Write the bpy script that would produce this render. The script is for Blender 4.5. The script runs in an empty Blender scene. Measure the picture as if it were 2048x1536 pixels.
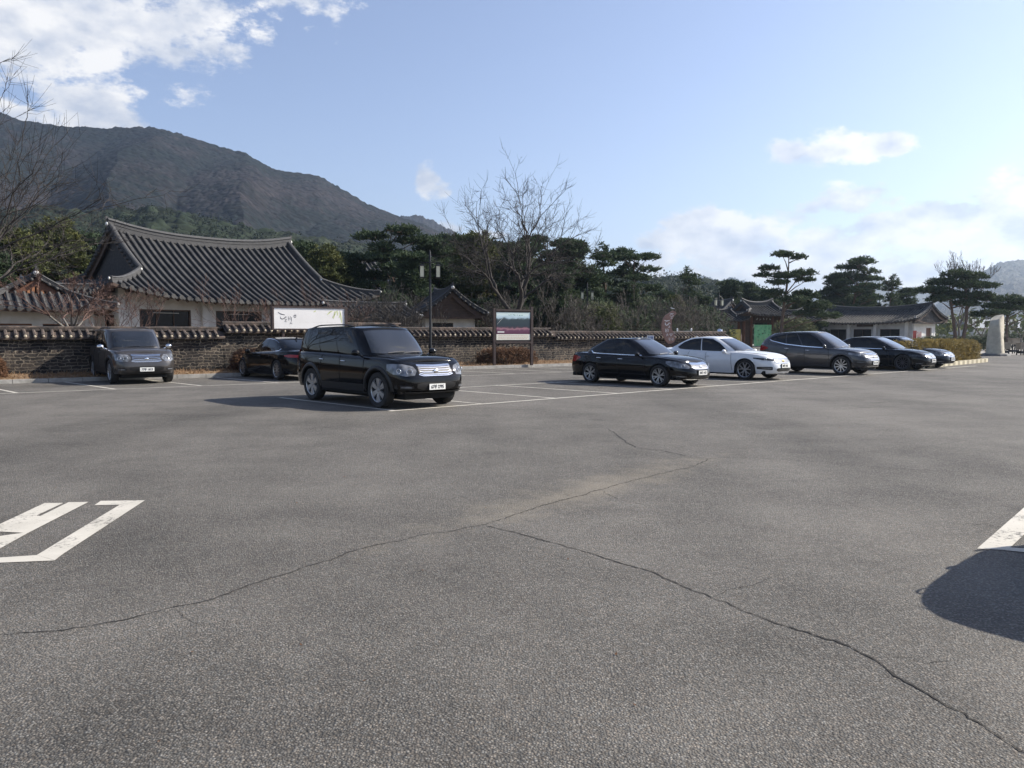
import bpy, math, random
import numpy as np
from mathutils import Vector, Matrix
R = math.radians
SC = bpy.context.scene
COL = SC.collection

# ------------------------------------------------------------ camera, sky, sun, exposure
EYE = 1.6
HAZE_D = 0.00020
PITCH = math.atan(101.0/1600.0)
cam = bpy.data.cameras.new("camera"); cam.lens = 28.125; cam.sensor_width = 36.0
cam.clip_start = 0.05; cam.clip_end = 20000
cam_o = bpy.data.objects.new("camera", cam); COL.objects.link(cam_o)
cam_o.location = (0, 0, EYE); cam_o.rotation_euler = (math.pi/2-PITCH, 0, 0)
SC.camera = cam_o

SUN_EL, SUN_AZ = 35.0, 75.0          # degrees; azimuth clockwise from +Y
sun = bpy.data.lights.new("sun", 'SUN'); sun.energy = 5.0; sun.angle = R(0.53); sun.color = (1.0, 0.93, 0.82)
sun_o = bpy.data.objects.new("sun", sun); COL.objects.link(sun_o)
SD = Vector((math.sin(R(SUN_AZ))*math.cos(R(SUN_EL)), math.cos(R(SUN_AZ))*math.cos(R(SUN_EL)), math.sin(R(SUN_EL))))
sun_o.rotation_euler = SD.to_track_quat('Z', 'Y').to_euler()

SC.view_settings.view_transform = 'Standard'; SC.view_settings.look = 'None'
SC.view_settings.gamma = 1.0; SC.view_settings.exposure = 0.85
SC.render.engine = 'CYCLES'
SC.cycles.use_denoising = True
SC.cycles.max_bounces = 6; SC.cycles.volume_bounces = 0; SC.cycles.transparent_max_bounces = 8
SC.cycles.diffuse_bounces = 2; SC.cycles.glossy_bounces = 3

W = bpy.data.worlds.new("World"); SC.world = W; W.use_nodes = True
wt = W.node_tree; wn = wt.nodes; wl = wt.links
for n in list(wn): wn.remove(n)
def N(t, typ, **kw):
    n = t.nodes.new(typ)
    for k, v in kw.items():
        if k == 'i':
            for kk, vv in v.items(): n.inputs[kk].default_value = vv
        else: setattr(n, k, v)
    return n
def mth(t, op, a, b=None, c=None, clamp=False):
    n = t.nodes.new('ShaderNodeMath'); n.operation = op; n.use_clamp = clamp
    for k, v in enumerate((a, b, c)):
        if v is None: continue
        if isinstance(v, (int, float)): n.inputs[k].default_value = v
        else: t.links.new(v, n.inputs[k])
    return n.outputs[0]
sky = N(wt, 'ShaderNodeTexSky', sky_type='NISHITA', sun_disc=False, sun_elevation=R(SUN_EL), sun_rotation=R(SUN_AZ))
sky.air_density = 1.0; sky.dust_density = 0.8; sky.ozone_density = 3.2; sky.altitude = 100
geo = N(wt, 'ShaderNodeTexCoord')
sep = N(wt, 'ShaderNodeSeparateXYZ'); wl.new(geo.outputs['Generated'], sep.inputs[0])
AZ = mth(wt, 'ARCTAN2', sep.outputs[0], sep.outputs[1])
EL = mth(wt, 'ARCSINE', sep.outputs[2])
cmb = N(wt, 'ShaderNodeCombineXYZ'); wl.new(AZ, cmb.inputs[0]); wl.new(mth(wt, 'MULTIPLY', EL, 1.7), cmb.inputs[1])
def wnoise(scale, detail, rough, off=(0, 0, 0)):
    mp = N(wt, 'ShaderNodeMapping'); mp.inputs['Location'].default_value = off
    wl.new(cmb.outputs[0], mp.inputs[0])
    n = N(wt, 'ShaderNodeTexNoise'); n.inputs['Scale'].default_value = scale
    n.inputs['Detail'].default_value = detail; n.inputs['Roughness'].default_value = rough
    wl.new(mp.outputs[0], n.inputs['Vector']); return n.outputs['Fac']
def px_azel(px, py):
    v = pxray(px, py); return math.atan2(v.x, v.y), math.asin(v.z/v.length)
def pxray(px, py):
    x = (px-1024)/1600.0; y = -(py-768)/1600.0
    c, s = math.cos(PITCH), math.sin(PITCH)
    return Vector((x, y*s+c, y*c-s))
# cumulus patches of the sky, as directions: (px, py, rx, ry, edge hardness)
CL = [(130, 5, 330, 125, 1.0), (70, 95, 200, 75, .9), (325, 50, 110, 100, .8), (175, 212, 95, 55, 0.9), (10, 225, 60, 30, .8), (362, 186, 55, 30, 0.75), (240, 170, 55, 30, .5),
      (468, 100, 40, 62, 0.55), (640, 14, 75, 50, 0.5), (560, 10, 40, 24, .4), (856, 360, 26, 34, .85), (880, 380, 26, 18, .7), (905, 455, 40, 14, .7), (950, 470, 60, 12, .6),
      (1580, 302, 70, 26, .9), (1650, 296, 70, 34, .85), (1715, 306, 90, 26, .8), (1775, 293, 60, 26, .95), (1720, 392, 75, 34, 0.95), (1775, 405, 40, 26, .8), (1617, 414, 30, 14, .5),
      (1410, 452, 90, 48, 1.3), (1500, 468, 120, 52, 1.2), (1340, 482, 100, 30, .9), (1300, 522, 80, 26, .9), (1630, 498, 180, 45, 1.1), (1800, 452, 80, 42, 1.3), (1910, 440, 100, 50, 1.3),
      (1975, 400, 50, 26, 0.9), (2050, 420, 80, 70, 1.1), (1700, 545, 440, 70, .85), (2000, 515, 220, 80, 1.0), (1450, 560, 290, 50, .75), (1700, 620, 520, 60, .9)]
field = None
for (px, py, rx, ry, amp) in CL:
    a, e = px_azel(px, py)
    dx = mth(wt, 'MULTIPLY', mth(wt, 'SUBTRACT', AZ, a), 1600.0/rx)
    dy = mth(wt, 'MULTIPLY', mth(wt, 'SUBTRACT', EL, e), 1600.0/ry)
    d2 = mth(wt, 'ADD', mth(wt, 'MULTIPLY', dx, dx), mth(wt, 'MULTIPLY', dy, dy))
    v = mth(wt, 'MULTIPLY', mth(wt, 'SUBTRACT', 1.0, d2), amp)
    field = v if field is None else mth(wt, 'MAXIMUM', field, v)
# clouds outside the photographed part of the sky
far = mth(wt, 'GREATER_THAN', mth(wt, 'ABSOLUTE', AZ), 0.66)
nb = wnoise(2.2, 4, .55, (3, 1, 0))
extra = mth(wt, 'MULTIPLY', mth(wt, 'SUBTRACT', nb, 0.60), 5.0)
extra = mth(wt, 'ADD', mth(wt, 'MULTIPLY', mth(wt, 'SUBTRACT', extra, -3.0), far), -3.0)
field = mth(wt, 'MAXIMUM', mth(wt, 'MAXIMUM', field, -1.2), extra)
n1 = wnoise(9.0, 8, .62); n2 = wnoise(32.0, 8, .66, (5, 2, 1))
ns = mth(wt, 'ADD', mth(wt, 'MULTIPLY', mth(wt, 'SUBTRACT', n1, .5), 4.2), mth(wt, 'MULTIPLY', mth(wt, 'SUBTRACT', n2, .5), 2.2))
dens = mth(wt, 'ADD', field, ns)
mr = N(wt, 'ShaderNodeMapRange', interpolation_type='SMOOTHSTEP'); wl.new(dens, mr.inputs[0])
mr.inputs[1].default_value = 0.0; mr.inputs[2].default_value = 0.75; mr.inputs[3].default_value = 0; mr.inputs[4].default_value = 0.93
haz = wnoise(3.0, 3, .5, (1, 7, 2))
up = wnoise(14.0, 5, .55, (0, -0.05, 0)); up0 = wnoise(14.0, 5, .55, (0, 0, 0))
sh = mth(wt, 'ADD', 0.6, mth(wt, 'MULTIPLY', mth(wt, 'SUBTRACT', up0, up), 3.0), clamp=True)
ccol = N(wt, 'ShaderNodeMixRGB'); wl.new(sh, ccol.inputs[0])
ccol.inputs[1].default_value = (0.41, 0.45, 0.53, 1); ccol.inputs[2].default_value = (0.74, 0.73, 0.715, 1)
bg1 = N(wt, 'ShaderNodeBackground'); bg1.inputs[1].default_value = 0.098; tn = N(wt, 'ShaderNodeMixRGB', blend_type='MULTIPLY', i={'Fac': 1.0}); tn.inputs[2].default_value = (1.07, .985, 1.03, 1); wl.new(sky.outputs[0], tn.inputs[1])
hs = N(wt, 'ShaderNodeHueSaturation', i={'Saturation': .86}); wl.new(tn.outputs[0], hs.inputs['Color']); wl.new(hs.outputs[0], bg1.inputs[0])
bg2 = N(wt, 'ShaderNodeBackground'); wl.new(ccol.outputs[0], bg2.inputs[0]); bg2.inputs[1].default_value = 0.85
mx = N(wt, 'ShaderNodeMixShader'); wl.new(mr.outputs[0], mx.inputs[0]); wl.new(bg1.outputs[0], mx.inputs[1]); wl.new(bg2.outputs[0], mx.inputs[2])
wo = N(wt, 'ShaderNodeOutputWorld'); wl.new(mx.outputs[0], wo.inputs[0])
W.cycles.sampling_method = 'MANUAL'; W.cycles.sample_map_resolution = 1024

def P(px, py, d):
    """world point seen at photo pixel (px, py) at distance d along +Y"""
    v = pxray(px, py); return Vector((v.x, v.y, v.z))*(d/v.y)+Vector((0, 0, EYE))
def G(px, py, z=0.0):
    v = pxray(px, py); t = (z-EYE)/v.z; return Vector((v.x*t, v.y*t, z))

# ------------------------------------------------------------ objects and materials
def tag(o, label=None, cat=None, group=None, kind=None):
    if label: o['label'] = label
    if cat: o['category'] = cat
    if group: o['group'] = group
    if kind: o['kind'] = kind
    return o
def thing(name, label, cat, loc=(0, 0, 0), rz=0.0, group=None):
    o = bpy.data.objects.new(name, None); COL.objects.link(o); o.location = loc; o.rotation_euler = (0, 0, rz)
    o.empty_display_size = 0.3
    return tag(o, label, cat, group)
def link(o, parent=None):
    COL.objects.link(o)
    if parent: o.parent = parent
    return o
class M:
    def __init__(s): s.v = []; s.f = []; s.m = []
    def add(s, vs, fs, m=0):
        b = len(s.v); s.v.extend([tuple(v) for v in vs]); s.f.extend([tuple(i+b for i in f) for f in fs]); s.m.extend([m]*len(fs))
        return s
    def box(s, c, d, rz=0, m=0, rot=None):
        c = Vector(c); x, y, z = d[0]/2, d[1]/2, d[2]/2
        mt = rot if rot is not None else Matrix.Rotation(rz, 3, 'Z')
        vs = [c+mt@Vector((sx*x, sy*y, sz*z)) for sz in (-1, 1) for sy in (-1, 1) for sx in (-1, 1)]
        return s.add(vs, [(0, 2, 3, 1), (4, 5, 7, 6), (0, 1, 5, 4), (2, 6, 7, 3), (0, 4, 6, 2), (1, 3, 7, 5)], m)
    def bbox(s, x0, x1, y0, y1, z0, z1, m=0):
        return s.box(((x0+x1)/2, (y0+y1)/2, (z0+z1)/2), (x1-x0, y1-y0, z1-z0), 0, m)
    def tube(s, pts, rad, n=6, m=0, cap=True):
        pts = [Vector(p) for p in pts]; k = len(pts)
        if isinstance(rad, (int, float)): rad = [rad]*k
        vs = []; up = Vector((0, 0, 1))
        d = (pts[1]-pts[0]).normalized()
        if abs(d.z) > .95: up = Vector((1, 0, 0))
        a = d.cross(up).normalized()
        for i in range(k):
            d = (pts[min(i+1, k-1)]-pts[max(i-1, 0)])
            d = d.normalized() if d.length > 1e-9 else Vector((0, 0, 1))
            a = (a-d*a.dot(d))
            a = a.normalized() if a.length > 1e-6 else d.orthogonal().normalized()
            b = d.cross(a)
            for j in range(n):
                t = 2*math.pi*j/n
                vs.append(pts[i]+(a*math.cos(t)+b*math.sin(t))*rad[i])
        fs = [(i*n+j, i*n+(j+1) % n, (i+1)*n+(j+1) % n, (i+1)*n+j) for i in range(k-1) for j in range(n)]
        if cap: fs += [tuple(range(n))[::-1], tuple(range((k-1)*n, k*n))]
        return s.add(vs, fs, m)
    def lathe(s, prof, c=(0, 0, 0), axis='Z', n=24, m=0):
        c = Vector(c); vs = []
        for (r, h) in prof:
            for j in range(n):
                t = 2*math.pi*j/n; x, y = r*math.cos(t), r*math.sin(t)
                vs.append(c+(Vector((x, y, h)) if axis == 'Z' else Vector((x, h, y)) if axis == 'Y' else Vector((h, x, y))))
        k = len(prof)
        fs = [(i*n+j, i*n+(j+1) % n, (i+1)*n+(j+1) % n, (i+1)*n+j) for i in range(k-1) for j in range(n)]
        if prof[0][0] > 1e-4: fs.append(tuple(range(n))[::-1])
        if prof[-1][0] > 1e-4: fs.append(tuple(range((k-1)*n, k*n)))
        return s.add(vs, fs, m)
    def grid(s, rows, m=0, closed=False, flip=False):
        nr = len(rows); nc = len(rows[0]); vs = [p for r in rows for p in r]; fs = []
        for i in range(nr-1):
            for j in range(nc if closed else nc-1):
                q = (i*nc+j, i*nc+(j+1) % nc, (i+1)*nc+(j+1) % nc, (i+1)*nc+j)
                fs.append(q[::-1] if flip else q)
        return s.add(vs, fs, m)
    def prism(s, poly, z0, z1, fn=None, m=0):
        """extrude 2-D polygon; fn maps (a,b,h)->point"""
        fn = fn or (lambda a, b, h: (a, b, h)); n = len(poly)
        vs = [fn(a, b, z0) for a, b in poly]+[fn(a, b, z1) for a, b in poly]
        fs = [tuple(range(n))[::-1], tuple(range(n, 2*n))]+[(i, (i+1) % n, n+(i+1) % n, n+i) for i in range(n)]
        return s.add(vs, fs, m)
    def build(s, name, mats, parent=None, smooth=False, angle=None, merge=False):
        me = bpy.data.meshes.new(name); me.from_pydata(s.v, [], s.f)
        if not isinstance(mats, (list, tuple)): mats = [mats]
        for mt in mats: me.materials.append(mt)
        if len(mats) > 1: me.polygons.foreach_set('material_index', s.m)
        if merge:
            import bmesh
            bm = bmesh.new(); bm.from_mesh(me); bmesh.ops.remove_doubles(bm, verts=bm.verts, dist=0.0006)
            bmesh.ops.recalc_face_normals(bm, faces=bm.faces); bm.to_mesh(me); bm.free()
        if smooth: me.polygons.foreach_set('use_smooth', [True]*len(me.polygons))
        me.update()
        if smooth and angle is not None: me.set_sharp_from_angle(angle=R(angle))
        return link(bpy.data.objects.new(name, me), parent)

def mat(name, c1, c2=None, rough=.7, metal=0.0, scale=4.0, detail=6, bump=0.0, bscale=None, spec=.5, coat=0.0, stretch=(1, 1, 1), contrast=(.35, .65), trans=0, emit=None, c3=None):
    m = bpy.data.materials.new(name); m.use_nodes = True; t = m.node_tree
    b = t.nodes['Principled BSDF']
    b.inputs['Roughness'].default_value = rough; b.inputs['Metallic'].default_value = metal
    b.inputs['Specular IOR Level'].default_value = spec; b.inputs['Coat Weight'].default_value = coat
    b.inputs['Coat Roughness'].default_value = .04
    b.inputs['Base Color'].default_value = (*c1, 1)
    if c2 is not None or bump:
        tc = N(t, 'ShaderNodeTexCoord'); mp = N(t, 'ShaderNodeMapping'); mp.inputs['Scale'].default_value = stretch
        t.links.new(tc.outputs['Object'], mp.inputs[0])
    if c2 is not None:
        no = N(t, 'ShaderNodeTexNoise', i={'Scale': scale, 'Detail': detail, 'Roughness': .6}); t.links.new(mp.outputs[0], no.inputs['Vector'])
        cr = N(t, 'ShaderNodeValToRGB'); cr.color_ramp.elements[0].position = contrast[0]; cr.color_ramp.elements[1].position = contrast[1]
        cr.color_ramp.elements[0].color = (*c1, 1); cr.color_ramp.elements[1].color = (*c2, 1)
        if c3 is not None:
            e = cr.color_ramp.elements.new((contrast[0]+contrast[1])/2); e.color = (*c3, 1)
        t.links.new(no.outputs['Fac'], cr.inputs[0]); t.links.new(cr.outputs[0], b.inputs['Base Color'])
    if bump:
        nb = N(t, 'ShaderNodeTexNoise', i={'Scale': bscale or scale*3, 'Detail': 5}); t.links.new(mp.outputs[0], nb.inputs['Vector'])
        bp = N(t, 'ShaderNodeBump', i={'Strength': min(1, bump), 'Distance': .03*max(1, bump)}); t.links.new(nb.outputs['Fac'], bp.inputs['Height']); t.links.new(bp.outputs[0], b.inputs['Normal'])
    if emit: b.inputs['Emission Color'].default_value = (*emit[0], 1); b.inputs['Emission Strength'].default_value = emit[1]
    return m

# value noise in numpy, for terrain
_rs = np.random.RandomState(7); _T = _rs.rand(256, 256)
def vn(x, y):
    xi = np.floor(x).astype(int); yi = np.floor(y).astype(int); fx = x-xi; fy = y-yi
    fx = fx*fx*(3-2*fx); fy = fy*fy*(3-2*fy)
    a = _T[xi % 256, yi % 256]; b = _T[(xi+1) % 256, yi % 256]; c = _T[xi % 256, (yi+1) % 256]; d = _T[(xi+1) % 256, (yi+1) % 256]
    return (a*(1-fx)+b*fx)*(1-fy)+(c*(1-fx)+d*fx)*fy
def fbm(x, y, o=5, g=.5):
    s = 0; a = 1; t = 0
    for k in range(o): s = s+a*vn(x*2**k+17*k, y*2**k+31*k); t += a; a *= g
    return s/t
def lerp(a, b, t): return a+(b-a)*t
def itp(pts, x):
    """smooth interpolation through (x,y) points, x ascending"""
    if x <= pts[0][0]: return pts[0][1]
    if x >= pts[-1][0]: return pts[-1][1]
    for i in range(len(pts)-1):
        if x <= pts[i+1][0]:
            x0, y0 = pts[i]; x1, y1 = pts[i+1]; h = x1-x0; t = (x-x0)/h
            m = (y1-y0)/h
            def sl(k):
                if k == 0: return (pts[1][1]-pts[0][1])/(pts[1][0]-pts[0][0])
                if k == len(pts)-1: return (pts[-1][1]-pts[-2][1])/(pts[-1][0]-pts[-2][0])
                a = (pts[k][1]-pts[k-1][1])/(pts[k][0]-pts[k-1][0]); b = (pts[k+1][1]-pts[k][1])/(pts[k+1][0]-pts[k][0])
                return 0 if a*b <= 0 else 2*a*b/(a+b)
            m0, m1 = sl(i)*h, sl(i+1)*h
            return (2*t**3-3*t*t+1)*y0+(t**3-2*t*t+t)*m0+(-2*t**3+3*t*t)*y1+(t**3-t*t)*m1
def lin(pts, x):
    if x <= pts[0][0]: return pts[0][1]
    for (x0, y0), (x1, y1) in zip(pts, pts[1:]):
        if x <= x1: return lerp(y0, y1, (x-x0)/(x1-x0))
    return pts[-1][1]
def text_mesh(s, size, depth=.002, bold=0.0):
    cu = bpy.data.curves.new("t", 'FONT'); cu.body = s; cu.size = size; cu.extrude = depth; cu.align_x = 'CENTER'; cu.align_y = 'CENTER'; cu.offset = bold; cu.resolution_u = 3
    o = bpy.data.objects.new("t", cu); COL.objects.link(o)
    dg = bpy.context.evaluated_depsgraph_get(); me = bpy.data.meshes.new_from_object(o.evaluated_get(dg))
    bpy.data.objects.remove(o); bpy.data.curves.remove(cu); return me
def text_obj(name, s, size, m, parent, loc, rot, bold=0.0, sx=1.0):
    me = text_mesh(s, size, bold=bold); me.name = name; me.materials.clear(); me.materials.append(m)
    o = link(bpy.data.objects.new(name, me), parent); o.location = loc; o.rotation_euler = rot; o.scale = (sx, 1, 1); return o
def stroke(mb, pts, w, fn, h=.004, m=0):
    """brush stroke as a flat ribbon of width w in a local plane, fn maps (a,b,h)"""
    n = len(pts); L = []; Rr = []
    for i, (x, y) in enumerate(pts):
        x0, y0 = pts[max(0, i-1)]; x1, y1 = pts[min(n-1, i+1)]
        d = math.hypot(x1-x0, y1-y0) or 1; nx, ny = -(y1-y0)/d, (x1-x0)/d
        ww = w*(1.0 if 0 < i < n-1 else .6)/2
        L.append(fn(x+nx*ww, y+ny*ww, h)); Rr.append(fn(x-nx*ww, y-ny*ww, h))
    mb.add(L+Rr, [(i, i+1, n+i+1, n+i) for i in range(n-1)], m)
# ------------------------------------------------------------ cars
_cm = {}
def paint(name, c, flake=.0, coat=.6, rough=.3, metal=.0):
    if name not in _cm:
        m = mat(name, c, tuple(min(1, x*1.12+.0015) for x in c), rough=rough, metal=metal, scale=1.3, coat=coat, contrast=(.3, .7), spec=.5 if coat else .34); _cm[name] = m
    return _cm[name]
GLASS = mat('tinted_glass', (.003, .0035, .004), rough=.015, spec=.42, coat=.0)
GLASSW = mat('windscreen_glass', (.006, .008, .010), (.014, .015, .017), rough=.02, spec=.9, scale=1.2, coat=.6)
RUBBER = mat('tyre_rubber', (.013, .013, .014), (.03, .028, .026), rough=.85, scale=6)
TRIMB = mat('black_trim', (.012, .012, .013), rough=.5)
WELL = mat('wheel_well', (.006, .006, .006), rough=.95)
CHROME = mat('chrome', (.75, .76, .78), rough=.12, metal=1.0)
ALLOY = mat('alloy', (.42, .43, .45), (.36, .37, .38), rough=.32, metal=.85, scale=8)
ALLOYD = mat('alloy_dark', (.10, .10, .11), rough=.4, metal=.8)
LAMP = mat('lamp_glass', (.22, .23, .25), (.10, .105, .11), rough=.07, scale=9, detail=1, contrast=(.35, .65), metal=.3)
LAMPD = mat('smoked_lamp_glass', (.07, .075, .08), (.015, .015, .017), rough=.06, scale=14, detail=2)
TAIL = mat('tail_lamp_red', (.30, .008, .010), (.18, .004, .006), rough=.1, scale=20)
PLATE = mat('plate_white', (.70, .70, .67), rough=.45)
INK = mat('plate_ink', (.02, .02, .025), rough=.6)

def wheel(parent, x, side, spec, yout):
    r = spec['rw']; w = .225; rr = r*spec.get('rimf', .70)
    s = side
    def Y(h): return s*h
    hub = M(); hub.lathe([(rr*.55, -.10), (rr*.95, -.10), (rr*.95, .05), (rr*.5, .055), (.0, .055)], axis='Y', n=20)
    if s < 0: hub.v = [(a, -b, c) for a, b, c in hub.v]
    ho = hub.build('wheel', WELL, parent); ho.location = (x, s*(yout-.10), r)
    t = M(); t.lathe([(rr, -.11), (r*.93, -.115), (r*.985, -.095), (r, -.06), (r, .06), (r*.985, .09), (r*.93, .108), (rr*1.04, .104), (rr*.99, .09)], axis='Y', n=36)
    if s < 0: t.v = [(a, -b, c) for a, b, c in t.v]
    t.f = [f for f in t.f if len(f) == 4]; t.m = [0]*len(t.f)
    t.build('tyre', RUBBER, ho, smooth=True, angle=40)
    q = M(); q.lathe([(rr*.92, .02), (rr*.93, .085), (rr*.99, .097), (rr*1.0, .085)], axis='Y', n=36)
    q.f = [f for f in q.f if len(f) == 4]; q.m = [0]*len(q.f)
    q.lathe([(0, .082), (rr*.13, .08), (rr*.17, .07), (rr*.17, .03)], axis='Y', n=16)
    n = spec['spokes']; style = spec.get('sstyle', 'single')
    for k in range(n):
        a0 = 2*math.pi*k/n+spec.get('sphase', .3)
        subs = [(0, spec['sw0'], spec['sw1'])] if style == 'single' else [(-spec['dsp'], spec['sw0'], spec['sw1']), (spec['dsp'], spec['sw0'], spec['sw1'])]
        for (da, w0, w1) in subs:
            pr = []
            for (rad, ww, yy) in ((rr*.12, w0, .075), (rr*.5, (w0+w1)/2, .083), (rr*.94, w1, .088)):
                a = a0+da*(rad/rr if style == 'double' else 1)
                if style == 'vee': a = a0+da*(rad/rr)
                cx, cz = math.cos(a)*rad, math.sin(a)*rad; tx, tz = -math.sin(a), math.cos(a)
                pr.append([(cx-tx*ww/2, yy-.03, cz-tz*ww/2), (cx-tx*ww*.42, yy, cz-tz*ww*.42), (cx+tx*ww*.42, yy, cz+tz*ww*.42), (cx+tx*ww/2, yy-.03, cz+tz*ww/2)])
            q.grid(pr)
    if s < 0: q.v = [(a, -b, c) for a, b, c in q.v]
    q.build('rim', ALLOYD if spec.get('darkrim') else ALLOY, ho)
    return ho

class Car:
    def __init__(s, **k):
        s.k = k; g = k.get
        s.xf = k['wb']/2+k['fo']; s.xr = -(k['wb']/2+k['ro']); s.xc = (s.xf+s.xr)/2; s.a = (s.xf-s.xr)/2
        s.W2 = k['W']/2; s.n = g('n', 4.2); s.zs = g('zs', .27); s.fc = .86; s.uc = (1-s.fc**s.n)**(1/s.n)
        s.prof = g('prof', [(0, .935), (.2, .972), (.45, 1.0), (.62, .998), (.74, .982), (.9, .955), (.965, .935), (1, .90)])
        s.fin = g('fin', [(0, .10), (.15, .03), (.3, 0), (.5, .015), (.7, .06), (.85, .13), (.94, .2), (1, .30)])
        s.rin = g('rin', [(0, .12), (.15, .05), (.35, 0), (.55, .02), (.75, .06), (.9, .08), (1, .13)])
        s.sw = s.prof[-1][1]; s.H = k['H']; s.cr = g('crown', .055)
    def zsh(s, x): return itp(s.k['sh'], x)
    def f(s, u): return max(0., 1-abs(u)**s.n)**(1/s.n)
    def low(s, u, f, z, sg=1):
        x0 = s.xc+s.a*u; zt = s.zsh(x0); zr = min(1, max(0, (z-s.zs)/(zt-s.zs)))
        ins = (lin(s.fin, zr) if u > 0 else lin(s.rin, zr))*abs(u)**6
        return Vector((x0-math.copysign(ins, u), sg*s.W2*itp(s.prof, zr)*f, z))
    def lowx(s, x, z, sg=1):
        u = (x-s.xc)/s.a; u = max(-.999, min(.999, u))
        for _ in range(3):
            zr = min(1, max(0, (z-s.zs)/(s.zsh(s.xc+s.a*u)-s.zs)))
            ins = (lin(s.fin, zr) if u > 0 else lin(s.rin, zr))*abs(u)**6
            u = max(-.999, min(.999, (x+math.copysign(ins, u)-s.xc)/s.a))
        return s.low(u, s.f(u), z, sg)
    def uf(s, q):
        """|q| in 0..3: front face, side, rear face"""
        q = min(abs(q), 2.99999)
        if q <= 1: f = q*s.fc; return (1-f**s.n)**(1/s.n), f
        if q <= 2: u = s.uc*(1-2*(q-1)); return u, s.f(u)
        f = (3-q)*s.fc; return -((1-f**s.n)**(1/s.n)), f
    def lowq(s, q, z): u, f = s.uf(q); return s.low(u, f, z, -1 if q < 0 else 1)
    def lidz(s, x, y):
        u = max(-.999, min(.999, (x-s.xc)/s.a)); e = s.W2*s.sw*s.f(u)
        return s.zsh(x)+s.cr*(1-min(1, abs(y)/max(e, .01))**2.4)*min(1, s.f(u)*1.2)
    # greenhouse
    def gh(s, q, v):
        k = s.k; nn = k.get('gn', 4.6); fc = .86; aq = min(abs(q), 2.99999)
        if aq <= 1: f = aq*fc; u = (1-f**nn)**(1/nn)
        elif aq <= 2: uc = (1-fc**nn)**(1/nn); u = uc*(1-2*(aq-1)); f = (1-abs(u)**nn)**(1/nn)
        else: f = (3-aq)*fc; u = -((1-f**nn)**(1/nn))
        fx = lerp(k['cowl'], k['hdr'], v)+k.get('fb', .05)*4*v*(1-v)
        rx = lerp(k['rbase'], k['rhdr'], v)-k.get('rb', .05)*4*v*(1-v)
        c = (fx+rx)/2; a = (fx-rx)/2; x = c+a*u
        bb = s.W2*s.sw-.035; bt = s.W2*k.get('bt', .70)
        y = (lerp(bb, bt, v)+.025*4*v*(1-v))*f*(-1 if q < 0 else 1)
        # plan taper of the cabin towards its tail
        ct = (k['hdr']+k['rhdr'])/2
        y *= 1-k.get('tap', .10)*max(0, (ct-x)/abs(s.xr))**1.6
        zb = s.lidz(x, y)-.02; zt = s.roofz(x, v, u)
        return Vector((x, y, lerp(zb, zt, v)))
    def roofz(s, x, v=1, u=0):
        k = s.k; xt = lerp(lerp(k['rbase'], k['rhdr'], 1), k['hdr'], (u+1)/2) if v < 1 else x
        return itp(k['roof'], xt)
    def band(s, mb, fn, st, off=.004, nq=6, nv=4, m=0):
        rows = []
        for (q0, l0, h0), (q1, l1, h1) in zip(st, st[1:]):
            for j in range(nq+(1 if (q1, l1, h1) == st[-1] else 0)):
                t = j/nq; q = lerp(q0, q1, t); lo = lerp(l0, l1, t); hi = lerp(h0, h1, t); row = []
                for i in range(nv+1):
                    v = lerp(lo, hi, i/nv); p = fn(q, v)
                    e = .004; dq = fn(q+e, v)-fn(q-e, v); dv = fn(q, v+e)-fn(q, v-e)
                    nr = dq.cross(dv)
                    nr = nr.normalized() if nr.length > 1e-12 else Vector((1, 0, 0))
                    c = Vector((s.xc, 0, p.z-.1))
                    if nr.dot(p-c) < 0: nr = -nr
                    row.append(p+nr*off)
                rows.append(row)
        mb.grid(rows, m)
        return mb
    def sym(s, mb, fn, st, **k):
        s.band(mb, fn, st, **k); s.band(mb, fn, [(-q, a, b) for q, a, b in st], **k)
    def qx(s, x, z=None):
        """q of side position x on the lower shell"""
        u = (x-s.xc)/s.a; return 1+(s.uc-u)/(2*s.uc)
    def build(s, name, label, group, loc, rz, plate='1234', platey=.0, cat=None):
        k = s.k; T = thing(name, label, cat or ('suv' if k.get('suv') else 'sedan car'), loc, rz, group)
        pm = k['paint']; xa = (k['wb']/2, -k['wb']/2); rw = k['rw']; ra = rw+k.get('gap', .055)
        us = []
        for i in range(11): f = s.fc*i/10; us.append(((1-f**s.n)**(1/s.n), f))
        x = s.xc+s.a*s.uc; xs = []; x1 = s.xc-s.a*s.uc; NS = 84
        for i in range(1, NS): xx = lerp(x, x1, i/NS); xs.append(xx)
        for xx in xs: u = (xx-s.xc)/s.a; us.append((u, s.f(u)))
        for i in range(10, -1, -1): f = s.fc*i/10; us.append((-((1-f**s.n)**(1/s.n)), f))
        NZ = 18
        def zl(x):
            z = s.zs+k.get('bz', .0)*0
            for c in xa:
                if abs(x-c) < ra: z = max(z, rw*.97+math.sqrt(ra*ra-(x-c)**2))
            return z
        mb = M()
        loop = [(u, f, 1) for u, f in us]+[(u, f, -1) for u, f in us[::-1]][1:-1]
        rows = []
        for i in range(NZ+1):
            rows.append([s.low(u, f, lerp(zl(s.xc+s.a*u), s.zsh(s.xc+s.a*u), i/NZ), sg) for u, f, sg in loop])
        mb.grid(rows, closed=True)
        # lid: hood and boot
        lid = []
        ul = [u for u, f in us]
        for (u, f) in us:
            p = s.low(u, f, s.zsh(s.xc+s.a*u)); e = p.y; r = []
            for j in range(-12, 13):
                t = math.sin(j/12*math.pi/2); zz = s.zsh(s.xc+s.a*u)+s.cr*(1-abs(t)**2.4)*min(1, f*1.2)
                r.append(Vector((p.x, e*t, zz)))
            lid.append(r)
        mb.grid(lid, flip=True)
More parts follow.
